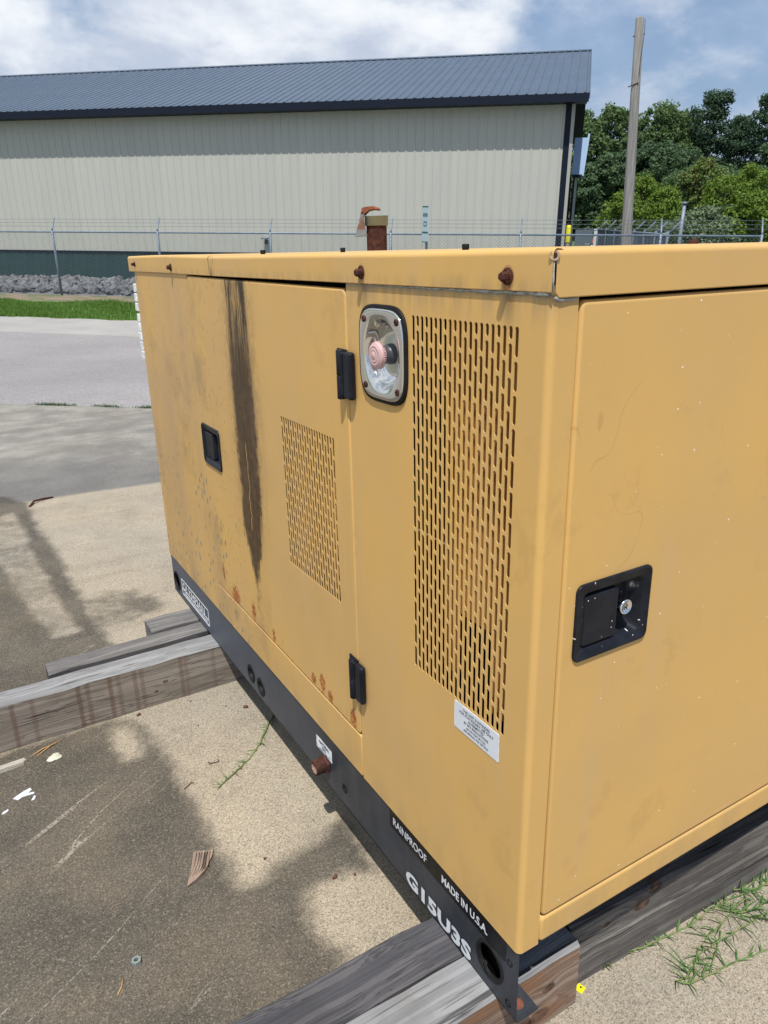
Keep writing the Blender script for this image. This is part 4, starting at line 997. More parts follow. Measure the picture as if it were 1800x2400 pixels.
# ------------------------------------------------------------------ GRASS RUNNERS
def runner(pts, label, seed, bl=.035, dens=.016, zlift=.006, r=.0016, extra=1.0, cat='weed'):
    rd = random.Random(seed); o0 = Vector((pts[0][0], pts[0][1], 0)); path = []
    for i in range(len(pts)-1):
        a = Vector((*pts[i], 0)); b = Vector((*pts[i+1], 0)); n = max(2, int((b-a).length/.012))
        for k in range(n):
            p = a.lerp(b, k/n); path.append(p + Vector((rd.uniform(-.0015, .0015), rd.uniform(-.0015, .0015), zlift*(.6+.5*math.sin(len(path)*.35)))))
    path.append(Vector((*pts[-1], zlift)))
    root = link('grass_runner', None, M=MA @ T(o0.x, o0.y, GP), label=label, cat=cat, group='grass runners creeping over the concrete')
    mb = MB(); mb.tube([p-o0 for p in path], r, 6, r1=r*.6); ob('stem', mb, M['runner'], root)
    mb = MB(); acc = 0
    for i in range(1, len(path)):
        acc += (path[i]-path[i-1]).length
        if acc < dens: continue
        acc = 0; t = (path[i]-path[i-1]).normalized(); p = path[i]-o0
        for k in range(rd.choice((1, 2, 3)) if extra >= 1 else rd.choice((1, 2))):
            sgn = rd.choice((-1, 1)); ang = rd.uniform(8, 95)*sgn
            d = Matrix.Rotation(R_(ang), 3, 'Z') @ t; l = bl*rd.uniform(.35, 1.55); up = rd.uniform(.08, .75)
            tip = p + d*l + Vector((0, 0, l*up - .25*l*rd.random())); mid = p + d*l*.5 + Vector((0, 0, l*up*.62))
            tip.z = max(tip.z, .0015); mid.z = max(mid.z, .002)
            wd = Vector((-d.y, d.x, rd.uniform(-.4, .4))).normalized()*rd.uniform(.0010, .0019)
            mb.add([p-wd, p+wd, mid+wd*.85, mid-wd*.85, tip+Vector((0, 0, .0008)), mid+Vector((0, 0, -.0008)), p+Vector((0, 0, -.0008))], [(0,6,5,3), (6,1,2,5), (3,5,4), (5,2,4)])
    me = mb.mesh('blades', M['blade']); b_ = link('blades', me, root, kind='stuff'); return root
runner([(.075, 1.150), (.045, 1.118), (-.01, 1.05), (-.06, 1.0), (-.115, .965), (-.172, .929)], 'single long green grass runner growing out from under the rail onto the tan concrete', 3, bl=.022, dens=.020, r=.0026)
runner([(.31, .078), (.371, .060), (.445, .054), (.503, .046), (.56, .050), (.62, .043), (.70, .030), (.80, .02)], 'grass runner creeping along the foot of the stacked dark timbers', 5, bl=.030, dens=.020)
runner([(.60, .050), (.575, .035), (.60, .012), (.64, .0), (.70, .01)], 'dense leafy runner at the right edge against the stacked timbers', 7, bl=.036, dens=.013)
runner([(.66, .045), (.63, .020), (.595, .008), (.64, -.03), (.70, -.03)], 'leafy runner bending down at the right edge between the timbers and the loose tangle', 9, bl=.036, dens=.014)
runner([(.80, -.015), (.70, -.012), (.60, -.012), (.52, -.008), (.45, -.004), (.40, -.010)], 'long reddish-green runner crossing the middle of the tangle at lower right', 11, bl=.036, dens=.018)
runner([(.40, -.028), (.37, -.018), (.383, -.034), (.43, -.042), (.50, -.050), (.57, -.064), (.68, -.08)], 'lowest grass runner curving along the bottom of the tangle at lower right', 13, bl=.032, dens=.018)
runner([(.46, .006), (.43, -.012), (.40, -.022), (.375, -.030)], 'short tufted runner at the left tip of the tangle at lower right', 15, bl=.034, dens=.013)
runner([(.53, .006), (.49, -.014), (.455, -.030), (.43, -.044)], 'runner crossing downward through the tangle at lower right', 17, bl=.036, dens=.016)
runner([(.62, .03), (.56, .018), (.50, .012), (.46, .004)], 'thin runner joining the timber foot to the tangle', 19, bl=.04, dens=.016)
runner([(.70, .065), (.66, .062), (.63, .050), (.68, .030), (.74, .035), (.80, .045)], 'tall leafy tuft against the timbers at the right edge', 21, bl=.042, dens=.006, zlift=.014)
runner([(.292, .078), (.283, .072)], 'tiny grass shoot poking out from under the lower stacked timber', 23, bl=.022, dens=.006)

# ------------------------------------------------------------------ BUILDING
WD = 28.0; EV = 27.5; EZ = 4.53; RD_ = 36.5; RZt = 7.20; S1 = -.26; S0 = -30.0
BZ = GZ-.85
bld = link('metal_building', None, M=MS @ T(S1, WD, BZ), label='long cream ribbed steel building with blue-grey roof behind the fence', cat='building')
def bp(name, mb, m, parent=None, **k): return ob(name, mb, m, parent if parent is not None else bld, **k)
def q(s, d, z): return (s-S1, d-WD, z-BZ)
# one ribbed wall panel: 3 major ribs, shared mesh
PW = .915; WH = 4.30-BZ; RIB = .305
def rib_profile(n=3, h=.020):
    pts = []
    for k in range(n):
        o_ = k*RIB; pts += [(o_, 0), (o_+.070, 0), (o_+.078, h*.12), (o_+.10, h*.12), (o_+.108, 0), (o_+.135, 0), (o_+.163, h), (o_+.193, h), (o_+.221, 0), (o_+.25, 0), (o_+.258, h*.12), (o_+.28, h*.12), (o_+.288, 0)]
    pts.append((n*RIB, 0)); return pts
pr = rib_profile(); zg = -.42-BZ
def ribbed(prof, z0, z1, off=0.0):
    mb = MB(); n = len(prof); mb.add([(x, -y-off, z0) for x, y in prof] + [(x, -y-off, z1) for x, y in prof], [(i, i+1, n+i+1, n+i) for i in range(n-1)]); return mb
me_w = ribbed(pr, zg+.03, WH).mesh('wall_panel', M['wallm']); me_g = ribbed(pr, 0, zg-.03).mesh('wainscot_panel', M['green'])
npan = 32
for k in range(npan):
    x = -.17 - (k+1)*PW
    link('wall_panel', me_w, bld, M=T(x, 0, 0)); link('wainscot_panel', me_g, bld, M=T(x, 0, 0))
mb = MB(); mb.box((-npan*PW-.2, -.040, zg-.03), (-.20, -.001, zg+.03)); bp('wainscot_trim', mb, M['navy'])
mb = MB(); mb.box((-.185, -.045, 0), (.004, .15, WH+.1)); bp('corner_trim', mb, M['navy'])
# gable end and far wall
mb = MB(); mb.add([(0, .15, 0), (0, 17.5, 0), (0, 17.5, WH), (0, RD_-WD, RZt-BZ-.15), (0, .15, WH)], [(0,1,2,3,4)])
mb.add([(0, 17.5, 0), (-npan*PW, 17.5, 0), (-npan*PW, 17.5, WH), (0, 17.5, WH)], [(0,1,2,3)])
mb.add([(-npan*PW, 0, 0), (-npan*PW, 17.5, 0), (-npan*PW, 17.5, WH), (-npan*PW, RD_-WD, RZt-BZ-.15), (-npan*PW, 0, WH)], [(0,1,2,3,4)])
bp('gable_wall', mb, M['wallm'])
# roof panels, ribs running up the slope
SL = math.hypot(RD_-EV, RZt-EZ); an = math.atan2(RZt-EZ, RD_-EV)
prr = rib_profile(3, .026); n_ = len(prr)
mb = MB(); mb.add([(x, 0, y) for x, y in prr] + [(x, SL, y) for x, y in prr], [(i, i+1, n_+i+1, n_+i) for i in range(n_-1)])
me_r = mb.mesh('roof_panel', M['roofm'])
for k in range(npan+1):
    x = .24-S1 - (k+1)*PW
    link('roof_panel', me_r, bld, M=T(x, EV-WD, EZ-BZ) @ Matrix.Rotation(an, 4, 'X'))
X1 = .24-S1; X0 = X1-(npan+1)*PW
mb = MB()   # far slope with rib undersides, seen from below past the gable
prf = rib_profile(3, .04)
for k in range(0, 9):
    pass
n2 = 60; vs = []
for i in range(n2*2+1):
    t = i/(n2*2); dpt = RD_+(45.7-RD_)*t; z = RZt+(EZ-.1-RZt)*t - (.03 if i % 2 else 0)
    vs += [q(-30, dpt, z), q(.24, dpt, z)]
mb.add(vs, [(2*i, 2*i+1, 2*i+3, 2*i+2) for i in range(n2*2)])
mb.add([q(-30, EV, EZ-.05), q(.22, EV, EZ-.05), q(.22, RD_, RZt-.05), q(-30, RD_, RZt-.05)], [(0,1,2,3)])
bp('roof_underside', mb, M['navy'])
mb = MB(); mb.box(q(-30, EV-.10, EZ-.25), q(.245, EV+.02, EZ-.012)); bp('gutter', mb, M['navy'])
mb = MB(); mb.box(q(-30, EV+.021, EZ-.25), q(.20, WD-.002, EZ-.22)); bp('soffit', mb, M['navy'])
mb = MB(); mb.add([q(.24, EV, EZ+.03), q(.27, EV, EZ+.03), q(.27, RD_, RZt+.05), q(.24, RD_, RZt+.05), q(.24, EV, EZ-.16), q(.27, EV, EZ-.16), q(.27, RD_, RZt-.13), q(.24, RD_, RZt-.13)], [(0,1,2,3), (4,5,6,7), (0,1,5,4), (1,2,6,5), (2,3,7,6), (3,0,4,7)]); bp('rake_trim', mb, M['roofm'])
mb = MB(); mb.add([q(-30, RD_-.16, RZt-.01), q(.27, RD_-.16, RZt-.01), q(.27, RD_, RZt+.06), q(-30, RD_, RZt+.06), q(-30, RD_+.16, RZt-.01), q(.27, RD_+.16, RZt-.01)], [(0,1,2,3), (3,2,5,4)]); bp('ridge_cap', mb, M['roofm'])
# downspouts and porch on the gable side
mb = MB(); mb.box((.012, -.075, .0), (.115, .03, WH-.02)); bp('downspout', mb, M['dspout'])
pch = MB(); a, b = q(.0, 34, 2.45), q(.42, 36, 4.05)
pch.add([q(-.1, 34, 2.45), q(.30, 34, 2.45), q(.42, 36, 3.95), q(-.1, 36, 3.95)], [(0,1,2,3)]); 
for k in range(4): pch.box(q(-.05+k*.11, 33.98, 2.44), q(-.03+k*.11, 34.0, 2.47))
awn = bp('awning_roof', pch, M['awn'])
mb = MB(); mb.add([q(.30, 33.9, 2.40), q(.36, 33.9, 2.40), q(.50, 36, 4.10), q(.42, 36, 4.10), q(.30, 34.0, 2.30), q(.36, 34.0, 2.30), q(.50, 36.1, 3.9), q(.42, 36.1, 3.9)], [(0,1,2,3), (0,1,5,4), (1,2,6,5), (4,5,6,7), (0,3,7,4)]); bp('awning_edge', mb, M['awn'])
mb = MB(); mb.box(q(-.1, 33.88, 2.33), q(.30, 34.0, 2.44)); bp('awning_fascia', mb, M['navy'])
mb = MB(); mb.box(q(.03, 34.2, BZ), q(.13, 34.3, 2.35)); bp('porch_post', mb, M['dspout'])
mb = MB(); mb.box(q(-.2, 33.6, BZ), q(-.10, 33.7, 2.33)); bp('porch_post', mb, M['navy'])
mb = MB(); mb.box(q(-.045, 36, BZ), q(.16, 36.2, 2.6)); bp('door_frame', mb, M['navy'])
bo = link('bollard', None, M=MS @ T(-.035, 28.9, GZ-.1), label='bollard with a bright yellow sleeve by the corner of the steel building', cat='bollard')
mb = MB(); mb.lathe([(.085, 1.20), (.085, 1.72), (.07, 1.76), (.001, 1.77)], (0, 0, 0), (0, 0, 1), 16); ob('sleeve', mb, M['yel_b'], bo)
mb = MB(); mb.lathe([(.07, 0), (.07, 1.199)], (0, 0, 0), (0, 0, 1), 16); ob('post', mb, M['dspout'], bo)
# small camera on an arm on the wall
wc = link('wall_camera', None, M=MS @ T(-11.06, 27.96, .07), label='small dark bracket lamp on the cream wall above the generator', cat='wall lamp')
mb = MB(); mb.box((-.10, -.30, .03), (.14, -.005, .08)); ob('bracket', mb, M['galv_f'], wc)
mb = MB(); mb.box((.06, -.30, -.14), (.15, -.22, .029)); ob('lamp_head', mb, M['navy'], wc)

# ------------------------------------------------------------------ FENCE
FD = 18.43; FS1 = 4.03; posts = [-13.28+3.05*k for k in range(-3, 6)]
fen = link('chain_link_fence', None, M=MS @ T(0, FD, GZ), label='galvanised chain-link fence topped with barbed wire in front of the steel building', cat='fence')
RH = .55-GZ
mb = MB(); mb.tube([(0, 0, 0), (0, 0, RH+.03)], .030, 10); me_p = mb.mesh('post', M['galv_f'])
mb = MB(); mb.tube([(0, 0, .0), (0, .02, .06), (0, .19, .33)], [.026, .022, .013], 8); me_a = mb.mesh('barb_arm', M['galv_f'])
for s_ in posts + [FS1]:
    link('post', me_p, fen, M=T(s_, 0, 0)); link('barb_arm', me_a, fen, M=T(s_, 0, RH+.02))
mb = MB(); mb.tube([(posts[0], 0, RH), (FS1, 0, RH)], .021, 10); ob('top_rail', mb, M['galv_f'], fen)
for k in range(3):
    y_ = .07+.055*k; z_ = RH+.02+.12+.085*k; mb = MB(); mb.tube([(posts[0], y_, z_), (FS1+1.2, y_, z_)], .0035, 4)
    for j in range(int((FS1-posts[0])/.13)):
        x_ = posts[0]+j*.13; mb.tube([(x_, y_-.012, z_-.012), (x_+.01, y_+.012, z_+.012)], .0025, 3, cap=False)
    ob('barbed_wire', mb, M['wire'], fen)
pit = .0762; H = RH-.03; quads = []
a0 = posts[0]; a1 = FS1; hw_ = .0022
ss0 = np.arange(a0-H, a1, pit)
for sg in (1, -1):
    for s0 in ss0:
        x0_, x1_ = (s0, s0+H) if sg == 1 else (s0+H, s0); z0_, z1_ = .03, H+.03
        # clip to the fence length
        def cl(xa, za, xb, zb):
            pts_ = []
            for (xx, zz_, xo, zo) in ((xa, za, xb, zb), (xb, zb, xa, za)):
                if xx < a0: t = (a0-xx)/(xo-xx); xx, zz_ = a0, zz_+(zo-zz_)*t
                if xx > a1: t = (a1-xx)/(xo-xx); xx, zz_ = a1, zz_+(zo-zz_)*t
                pts_.append((xx, zz_))
            return pts_
        if max(x0_, x1_) <= a0 or min(x0_, x1_) >= a1: continue
        (xa, za), (xb, zb) = cl(x0_, z0_, x1_, z1_)
        dx, dz = xb-xa, zb-za; ll = math.hypot(dx, dz)
        if ll < .02: continue
        nx_, nz_ = -dz/ll*hw_, dx/ll*hw_; yy = .004*sg - .03
        for (o1, o2) in (((nx_, 0, nz_), (-nx_, 0, -nz_)), ((0, hw_, 0), (0, -hw_, 0))):
            quads.append([(xa+o1[0], yy+o1[1], za+o1[2]), (xb+o1[0], yy+o1[1], zb+o1[2]), (xb+o2[0], yy+o2[1], zb+o2[2]), (xa+o2[0], yy+o2[1], za+o2[2])])
link('chain_link_mesh', sheet_quads('chain_link_mesh', np.array(quads), M['wire']), fen, kind='stuff')

# ------------------------------------------------------------------ RIPRAP
rb = link('riprap_bank', None, M=MS @ T(0, 18.7, GZ), label='low bank of grey broken rock between the fence and the dark green wainscot', cat='rock bank')
def rockmesh(seed):
    bm = bmesh.new(); bmesh.ops.create_icosphere(bm, subdivisions=1, radius=1.0); rd = random.Random(seed)
    for v in bm.verts: v.co = v.co * (1+rd.uniform(-.28, .22)); v.co.z *= .75; v.co.x *= 1.15
    me = bpy.data.meshes.new('stone'); bm.to_mesh(me); bm.free(); me.materials.append(M['rock']); return me
rms = [rockmesh(k) for k in range(9)]; rd = random.Random(21)
cnt = 0; small = MB()
cand = []
for i in range(300):
    s_ = rd.uniform(-16.4, -9.6); t = rd.random(); d_ = .15+t*4.0
    cand.append((s_, d_))
for (s_, d_) in cand:
    r = rd.uniform(.07, .15); hz = .10*rd.uniform(.2, 1.2)
    m_ = T(s_, d_, hz*.7) @ Euler((rd.uniform(0, 6), rd.uniform(0, 6), rd.uniform(0, 6))).to_matrix().to_4x4() @ Matrix.Scale(r, 4)
    link('stone', rms[rd.randrange(9)], rb, M=m_)
vsq = []
mb = MB()
for i in range(5200):
    s_ = rd.uniform(-30, 3); t = rd.random(); d_ = .1+t*4.3; r = rd.uniform(.05, .13); hz = .10*rd.uniform(.1, 1.0)
    if -16 < s_ < -9.8 and rd.random() < .4: continue
    c = Vector((s_, d_, hz*.75)); rot = Euler((rd.uniform(0, 6), rd.uniform(0, 6), rd.uniform(0, 6))).to_matrix()
    vs = [c + rot @ Vector((a*r*rd.uniform(.7, 1.1), b*r*rd.uniform(.7, 1.1), e*r*rd.uniform(.6, .9))) for a, b, e in ((1,0,0),(-1,0,0),(0,1,0),(0,-1,0),(0,0,1),(0,0,-1),(.6,.6,.5),(-.6,-.6,.5))]
    mb.add(vs, [(0,6,4),(6,2,4),(0,2,6),(2,1,4),(1,7,4),(7,3,4),(1,3,7),(3,0,4),(2,0,5),(1,2,5),(3,1,5),(0,3,5)])
link('loose_stones', mb.mesh('loose_stones', M['rock']), rb, kind='stuff')
mb = MB(); vs = []; ns = 60
for i in range(ns+1):
    s_ = -30+33.5*i/ns
    vs += [(s_, -.1, -.02), (s_, 1.2, .03), (s_, 3.9, .03), (s_, 4.9, -.3)]
mb.add(vs, [(4*i+j, 4*i+4+j, 4*i+5+j, 4*i+1+j) for i in range(ns) for j in range(3)]); ob('rubble_core', mb, M['rock'], rb)

# ------------------------------------------------------------------ SIGN, POLES, ENCLOSURE, MACHINE
sg = link('dock_sign', None, M=MS @ T(-3.14, 17.5, GZ) @ RZ(-52), label='tall narrow white sign with green bars standing in front of the fence', cat='sign')
mb = MB(); mb.box((-.025, .02, 0), (.025, .06, 2.15)); ob('post', mb, M['galv_f'], sg)
mb = MB(); mb.box((-.15, .0, 1.46), (.15, .008, 2.22)); ob('sign_face', mb, M['sign_w'], sg)
for (a, b) in ((2.195, 2.215), (1.655, 1.685), (1.465, 1.48)): ob('sign_bar', MB().box((-.14, -.004, a), (.14, -.001, b)), M['sign_g'], sg)
mb = MB()
for (x0, x1, z0, z1) in ((-.10, -.07, 2.00, 2.07), (-.05, -.02, 2.00, 2.07), (.0, .03, 2.00, 2.07), (.05, .10, 2.00, 2.07), (-.07, -.045, 1.80, 1.90), (-.045, .045, 1.885, 1.90), (-.045, .045, 1.80, 1.815), (.045, .07, 1.80, 1.90)): mb.box((x0, -.004, z0), (x1, -.001, z1))
ob('sign_print', mb, M['sign_g'], sg, kind='stuff')
# leaning utility pole
up_ = link('utility_pole', None, M=MS @ T(1.44, 21, GZ-.4), label='tall bare weathered wooden utility pole leaning slightly right of the building', cat='pole')
mb = MB(); zt = 5.20-(GZ-.4)
mb.tube([(.06, 0, 0), (-.01, 0, zt*.25), (-.10, 0, zt*.5), (-.19, 0, zt*.75), (-.275, 0, zt-.02), (-.275, 0, zt)], [.140, .132, .120, .108, .096, .085], 16)
ob('shaft', mb, M['pole'], up_, )
mb = MB(); mb.tube([(-.16, -.02, zt-.38), (.15, -.02, zt-.34)], .012, 6); mb.tube([(.125, -.05, zt-.05), (.15, -.06, zt-.3), (.12, -.08, zt-.9), (.13, -.10, zt-1.2)], .008, 5); mb.tube([(-.15, -.09, zt-1.42), (.14, -.11, zt-1.34)], .012, 6); mb.v = [(v[0]*.8-.26, v[1], v[2]) for v in mb.v]; ob('hardware', mb, M['rust'], up_)
p2 = link('steel_post', None, M=MS @ T(3.09, 24, GZ), label='short grey steel post with a cap rising behind the fence at the right', cat='post')
mb = MB(); mb.tube([(-.01, 0, 0), (.0, 0, 2.30)], .05, 12); ob('shaft', mb, M['galv_f'], p2)
mb = MB(); mb.tube([(.0, 0, 2.30), (.003, 0, 2.36)], .07, 12); ob('cap', mb, M['galv_f'], p2)
# slatted enclosure running away from the camera with barbed arms leaning out
A0 = Vector((2.75, 24.0)); A1 = Vector((1.02, 30.0)); dirn = (A1-A0); Ln = dirn.length; dirn /= Ln
se = link('slatted_enclosure', None, M=MS @ T(A0.x, A0.y, GZ), label='blue-grey slatted enclosure fence with barbed-wire arms leaning right beside the utility pole', cat='fence')
aa = math.degrees(math.atan2(dirn.y, dirn.x))
mb = MB(); mb.box((0, -.012, .05), (.085, .012, 1.52)); me_s = mb.mesh('slat', M['slat'])
for k in range(int(Ln/.11)):
    p_ = dirn*(k*.11); link('slat', me_s, se, M=T(p_.x, p_.y, 0) @ RZ(aa))
mb = MB(); mb.tube([(0, 0, 0), (0, 0, 1.58)], .04, 8); me_p2 = mb.mesh('post', M['slat'])
mb = MB(); mb.tube([(0, 0, 1.48), (.30, 0, 1.83)], [.035, .022], 8); me_a2 = mb.mesh('barb_arm', M['slat'])
for k in range(8):
    p_ = dirn*(Ln*k/7); link('post', me_p2, se, M=T(p_.x, p_.y+.0, 0)); link('barb_arm', me_a2, se, M=T(p_.x, p_.y, 0))
mb = MB(); mb.tube([(0, 0, 1.50), (dirn.x*Ln, dirn.y*Ln, 1.50)], .025, 8); ob('top_rail', mb, M['galv_f'], se)
mb = MB()
for k in range(3): mb.tube([(.1+.09*k, 0, 1.6+.1*k), (dirn.x*Ln+.1+.09*k, dirn.y*Ln, 1.6+.1*k)], .006, 4)
ob('barbed_wire', mb, M['wire'], se)
# far low dark wall and white box beyond the building corner
lw = MB(); lw.box((-.8, 0, 0), (1.6, .2, 1.0)); ob('far_low_fence', lw, M['slat'], M=MS @ T(1.2, 56, GZ), label='distant low grey fence behind the orange machine', cat='fence')
ub = link('utility_box', None, M=MS @ T(1.33, 40, GZ), label='small white utility cabinet beyond the building corner', cat='cabinet')
mb = MB(); mb.box((-.16, -.1, 0), (.16, .1, 1.30)); ob('cabinet_body', mb, M['white'], ub); mb = MB(); mb.box((-.18, -.12, 1.301), (.18, .12, 1.34)); ob('cabinet_lid', mb, M['white'], ub)
strip('gravel_drive', 47.5, 49.5, M['gravel'], 3, s0=-20, s1=30, dz=.006)
mo = link('riding_mower', None, M=MS @ T(1.95, 50.5, GZ+.0), label='orange riding mower parked far beyond the building corner', cat='mower')
mb = MB(); mb.add([(-.55, -.3, .30), (.62, -.3, .30), (.62, .3, .30), (-.55, .3, .30), (-.50, -.28, .62), (.55, -.28, .80), (.55, .28, .80), (-.50, .28, .62)], [(0,3,2,1), (4,5,6,7), (0,1,5,4), (1,2,6,5), (2,3,7,6), (3,0,4,7)]); o = ob('hood', mb, M['orange'], mo); bevel(o, .05, 2)
mb = MB(); mb.box((-.95, -.35, .15), (-.35, .35, .30)); ob('deck', mb, M['galv_f'], mo)
mb = MB(); mb.box((-.15, -.2, .72), (.2, .2, .80)); mb.box((.15, -.2, .80), (.22, .2, 1.02)); ob('seat', mb, M['rubber'], mo)
for (x_, y_, r_) in ((-.55, -.38, .17), (-.55, .38, .17), (.50, -.4, .25), (.50, .4, .25)):
    mb = MB(); mb.lathe([(r_*.4, -.07), (r_*.9, -.08), (r_, -.05), (r_, .05), (r_*.9, .08), (r_*.4, .07)], (x_, y_, r_), (0, 1, 0), 18); w__ = ob('wheel', mb, M['tyre'], mo)
    mb = MB(); mb.lathe([(.001, -.072), (r_*.4, -.071), (r_*.4, .071), (.001, .072)], (x_, y_, r_), (0, 1, 0), 12); ob('rim', mb, M['white'], w__)

# ------------------------------------------------------------------ TREES
def tree(name, s, d, H, cw, clear, leaf, label, seed, ncl=70, per=150, leafsz=.16, cat='tree', shape='round', trunk_r=.16, flat_=.75, group=None):
    rng = np.random.default_rng(seed); rd = random.Random(seed)
    root = link(name, None, M=MS @ T(s, d, GZ-.05), label=label, cat=cat, group=group)
    mb = MB(); top = H*.86; lean = rd.uniform(-.3, .3)
    if H > 3.2:
        mb.tube([(0, 0, 0), (lean*.2, 0, top*.3), (lean*.5, .1, top*.6), (lean, 0, top)], [trunk_r, trunk_r*.8, trunk_r*.55, trunk_r*.15], 8)
    cents = []; zc0 = H*clear
    for k in range(ncl):
        if shape == 'round':
            th = rd.uniform(0, 6.283); u = rd.uniform(0, 1); zz_ = zc0 + (H-zc0)*u; prof_ = math.sqrt(max(.05, 1-(2*u-.85)**2/1.4)); rr = cw*prof_*math.sqrt(rd.uniform(.12, 1))
        elif shape == 'bush':
            th = rd.uniform(0, 6.283); u = rd.uniform(0, 1)**.8; zz_ = zc0 + (H-zc0)*u; prof_ = math.sqrt(max(.03, 1-u**2.4)); rr = cw*prof_*math.sqrt(rd.uniform(.1, 1))
        else:   # layered pine
            th = rd.uniform(0, 6.283); lay = rd.randrange(7); u = (lay + rd.uniform(.0, .75))/7; zz_ = zc0 + (H-zc0)*u; rr = cw*(1.05-u*.72)*math.sqrt(rd.uniform(.15, 1))*(.75+.25*math.sin(lay*2.3+th))
        cents.append((rr*math.cos(th)+lean*zz_/H, rr*math.sin(th), zz_))
    if H > 3.2:
        for c in cents[::6]:
            z0_ = max(zc0*.6, c[2]-rd.uniform(.4, 1.6)); x0_ = lean*z0_/H*.7
            mb.tube([(x0_, 0, z0_), (x0_*.5+c[0]*.5, c[1]*.5, (z0_+c[2])/2+.1), c], [trunk_r*.30, trunk_r*.18, .015], 5, cap=False)
    else:
        for c in cents[::4]: mb.tube([(c[0]*.15, c[1]*.15, 0), (c[0]*.6, c[1]*.6, c[2]*.55), c], [.03, .02, .008], 5, cap=False)
    ob('trunk', mb, M['bark'], root)
    C_ = np.repeat(np.array(cents), per, 0); n = len(C_)
    cr = np.repeat(rng.uniform(.45, 1.25, ncl), per)*(cw*.17 + .14)
    v = rng.normal(0, 1, (n, 3)); v /= np.linalg.norm(v, axis=1)[:, None]; rad = rng.uniform(.35, 1, n)**.6
    off = v*(rad*cr)[:, None]; off[:, 2] *= flat_
    Pn = C_+off
    nr = v*.7 + rng.normal(0, .55, (n, 3)) + np.array([0, 0, .35]); nr /= np.linalg.norm(nr, axis=1)[:, None]
    t1 = np.cross(nr, rng.normal(0, 1, (n, 3))); t1 /= np.linalg.norm(t1, axis=1)[:, None]; t2 = np.cross(nr, t1)
    sz = leafsz*rng.uniform(.6, 1.3, n)[:, None]
    co = np.stack([Pn-t1*sz*.55, Pn-t2*sz*.38, Pn+t1*sz*.55, Pn+t2*sz*.38], 1)
    link('crown', sheet_quads('crown', co, M[leaf]), root)
    return root
G_ = 'trees of the wood beyond the yard'
def K(s_per_d, d): return s_per_d*d
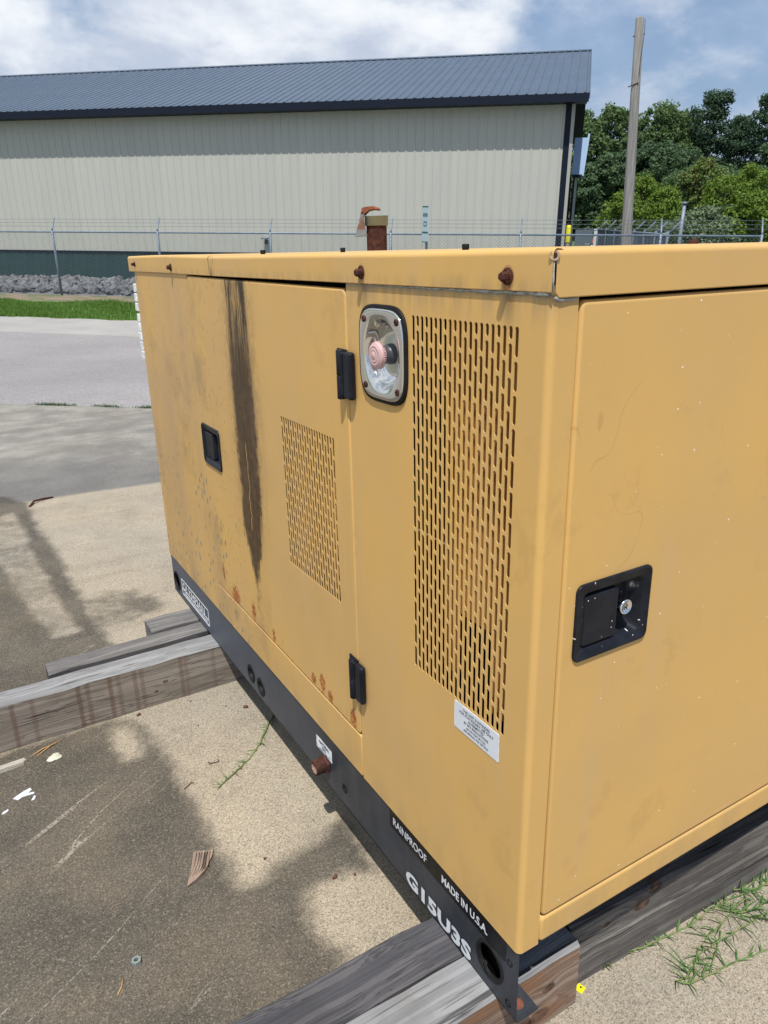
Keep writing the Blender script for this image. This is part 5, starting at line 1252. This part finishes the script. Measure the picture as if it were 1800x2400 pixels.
TR = [
 ('broadleaf_tree', .004, 70, 9.6, 2.4, .16, 'lf_mid', 'tall mid-green broadleaf tree half hidden by the building corner', 'round'),
 ('broadleaf_tree', .040, 73, 10.2, 2.6, .14, 'lf_mid', 'rounded mid-green tree just left of the utility pole', 'round'),
 ('broadleaf_tree', .062, 79, 8.6, 2.7, .14, 'lf_dark', 'dark green tree directly behind the utility pole', 'round'),
 ('broadleaf_tree', .087, 76, 10.6, 2.9, .14, 'lf_mid', 'broad light-topped tree right of the utility pole', 'round'),
 ('broadleaf_tree', .112, 80, 10.4, 2.6, .16, 'lf_mid', 'tree with a ragged crown between the pole and the tall pine', 'round'),
 ('pine_tree', .144, 77, 11.9, 3.3, .30, 'lf_pine', 'tallest dark pine with sky showing through its layered branches', 'pine'),
 ('pine_tree', .176, 80, 10.2, 2.7, .28, 'lf_pine', 'slimmer dark pine between the two big pines', 'pine'),
 ('pine_tree', .208, 76, 11.6, 3.3, .26, 'lf_pine', 'dark pine at the right edge of the view', 'pine'),
 ('broadleaf_tree', .018, 66, 5.6, 2.3, .02, 'lf_dark', 'low dark tree filling in beside the building corner', 'round'),
 ('broadleaf_tree', .050, 66, 6.2, 2.5, .02, 'lf_dark', 'low dark tree just left of the pole foot', 'round'),
 ('broadleaf_tree', .088, 66, 6.9, 2.7, .02, 'lf_dark', 'low dark leafy tree right of the pole', 'round'),
 ('broadleaf_tree', .122, 68, 6.4, 2.6, .02, 'lf_dark', 'low dark tree under the tall pine', 'round'),
 ('broadleaf_tree', .160, 68, 5.2, 2.7, .02, 'lf_mid', 'low green tree under the slim pine', 'round'),
 ('broadleaf_tree', .195, 68, 5.0, 2.7, .02, 'lf_mid', 'low green tree under the pine at the right edge', 'round'),
 ('broadleaf_tree', .232, 72, 8.0, 3.0, .04, 'lf_dark', 'dark tree just outside the right edge of the wood', 'round'),
]
for i, (nm, k, d, H, cw, cl_, lf, lab, sh) in enumerate(TR):
    pine = sh == 'pine'
    tree(nm, k*d, d, H, cw, cl_, lf, lab, 100+i, ncl=(210 if pine else 230), per=(80 if pine else 85), leafsz=(.19 if pine else .22), shape=sh, flat_=(.62 if pine else .8), group=G_)
BU = [
 (.060, 52, 3.2, 1.7, 'lf_lime', 'lime-green young tree behind the slatted enclosure by the pole'),
 (.083, 54, 4.2, 1.6, 'lf_lime', 'taller lime-green young tree right of the pole'),
 (.103, 50, 3.4, 1.6, 'lf_lime', 'lime-green bush left of the steel post'),
 (.126, 53, 4.4, 1.7, 'lf_mid', 'green bush behind the steel post'),
 (.150, 52, 5.0, 1.8, 'lf_rust', 'reddish-tipped young tree among the bushes'),
 (.175, 50, 4.0, 1.8, 'lf_lime', 'yellow-green bush under the slim pine'),
 (.200, 51, 4.6, 2.0, 'lf_lime', 'large yellow-green bush at the right edge'),
 (.150, 40, 2.25, 1.7, 'lf_silver', 'silvery grey-green shrub just behind the fence end'),
 (.185, 42, 2.3, 1.5, 'lf_mid', 'low green shrub right of the silvery one'),
 (.215, 41, 2.9, 1.8, 'lf_lime', 'nearest yellow-green shrub at the right edge'),
 (.112, 42, 1.5, 1.3, 'lf_mid', 'low green shrub left of the silvery one'),
]
for i, (k, d, H, cw, lf, lab) in enumerate(BU):
    tree('bush', k*d, d, H, cw, .02, lf, lab, 300+i, ncl=120, per=70, leafsz=.13, shape='bush', cat='bush', group='bushes in front of the wood')

# ------------------------------------------------------------------ render settings
scn.render.engine = 'CYCLES'
scn.cycles.max_bounces = 6; scn.cycles.diffuse_bounces = 3; scn.cycles.glossy_bounces = 3; scn.cycles.transparent_max_bounces = 4
scn.render.resolution_x = 768; scn.render.resolution_y = 1024
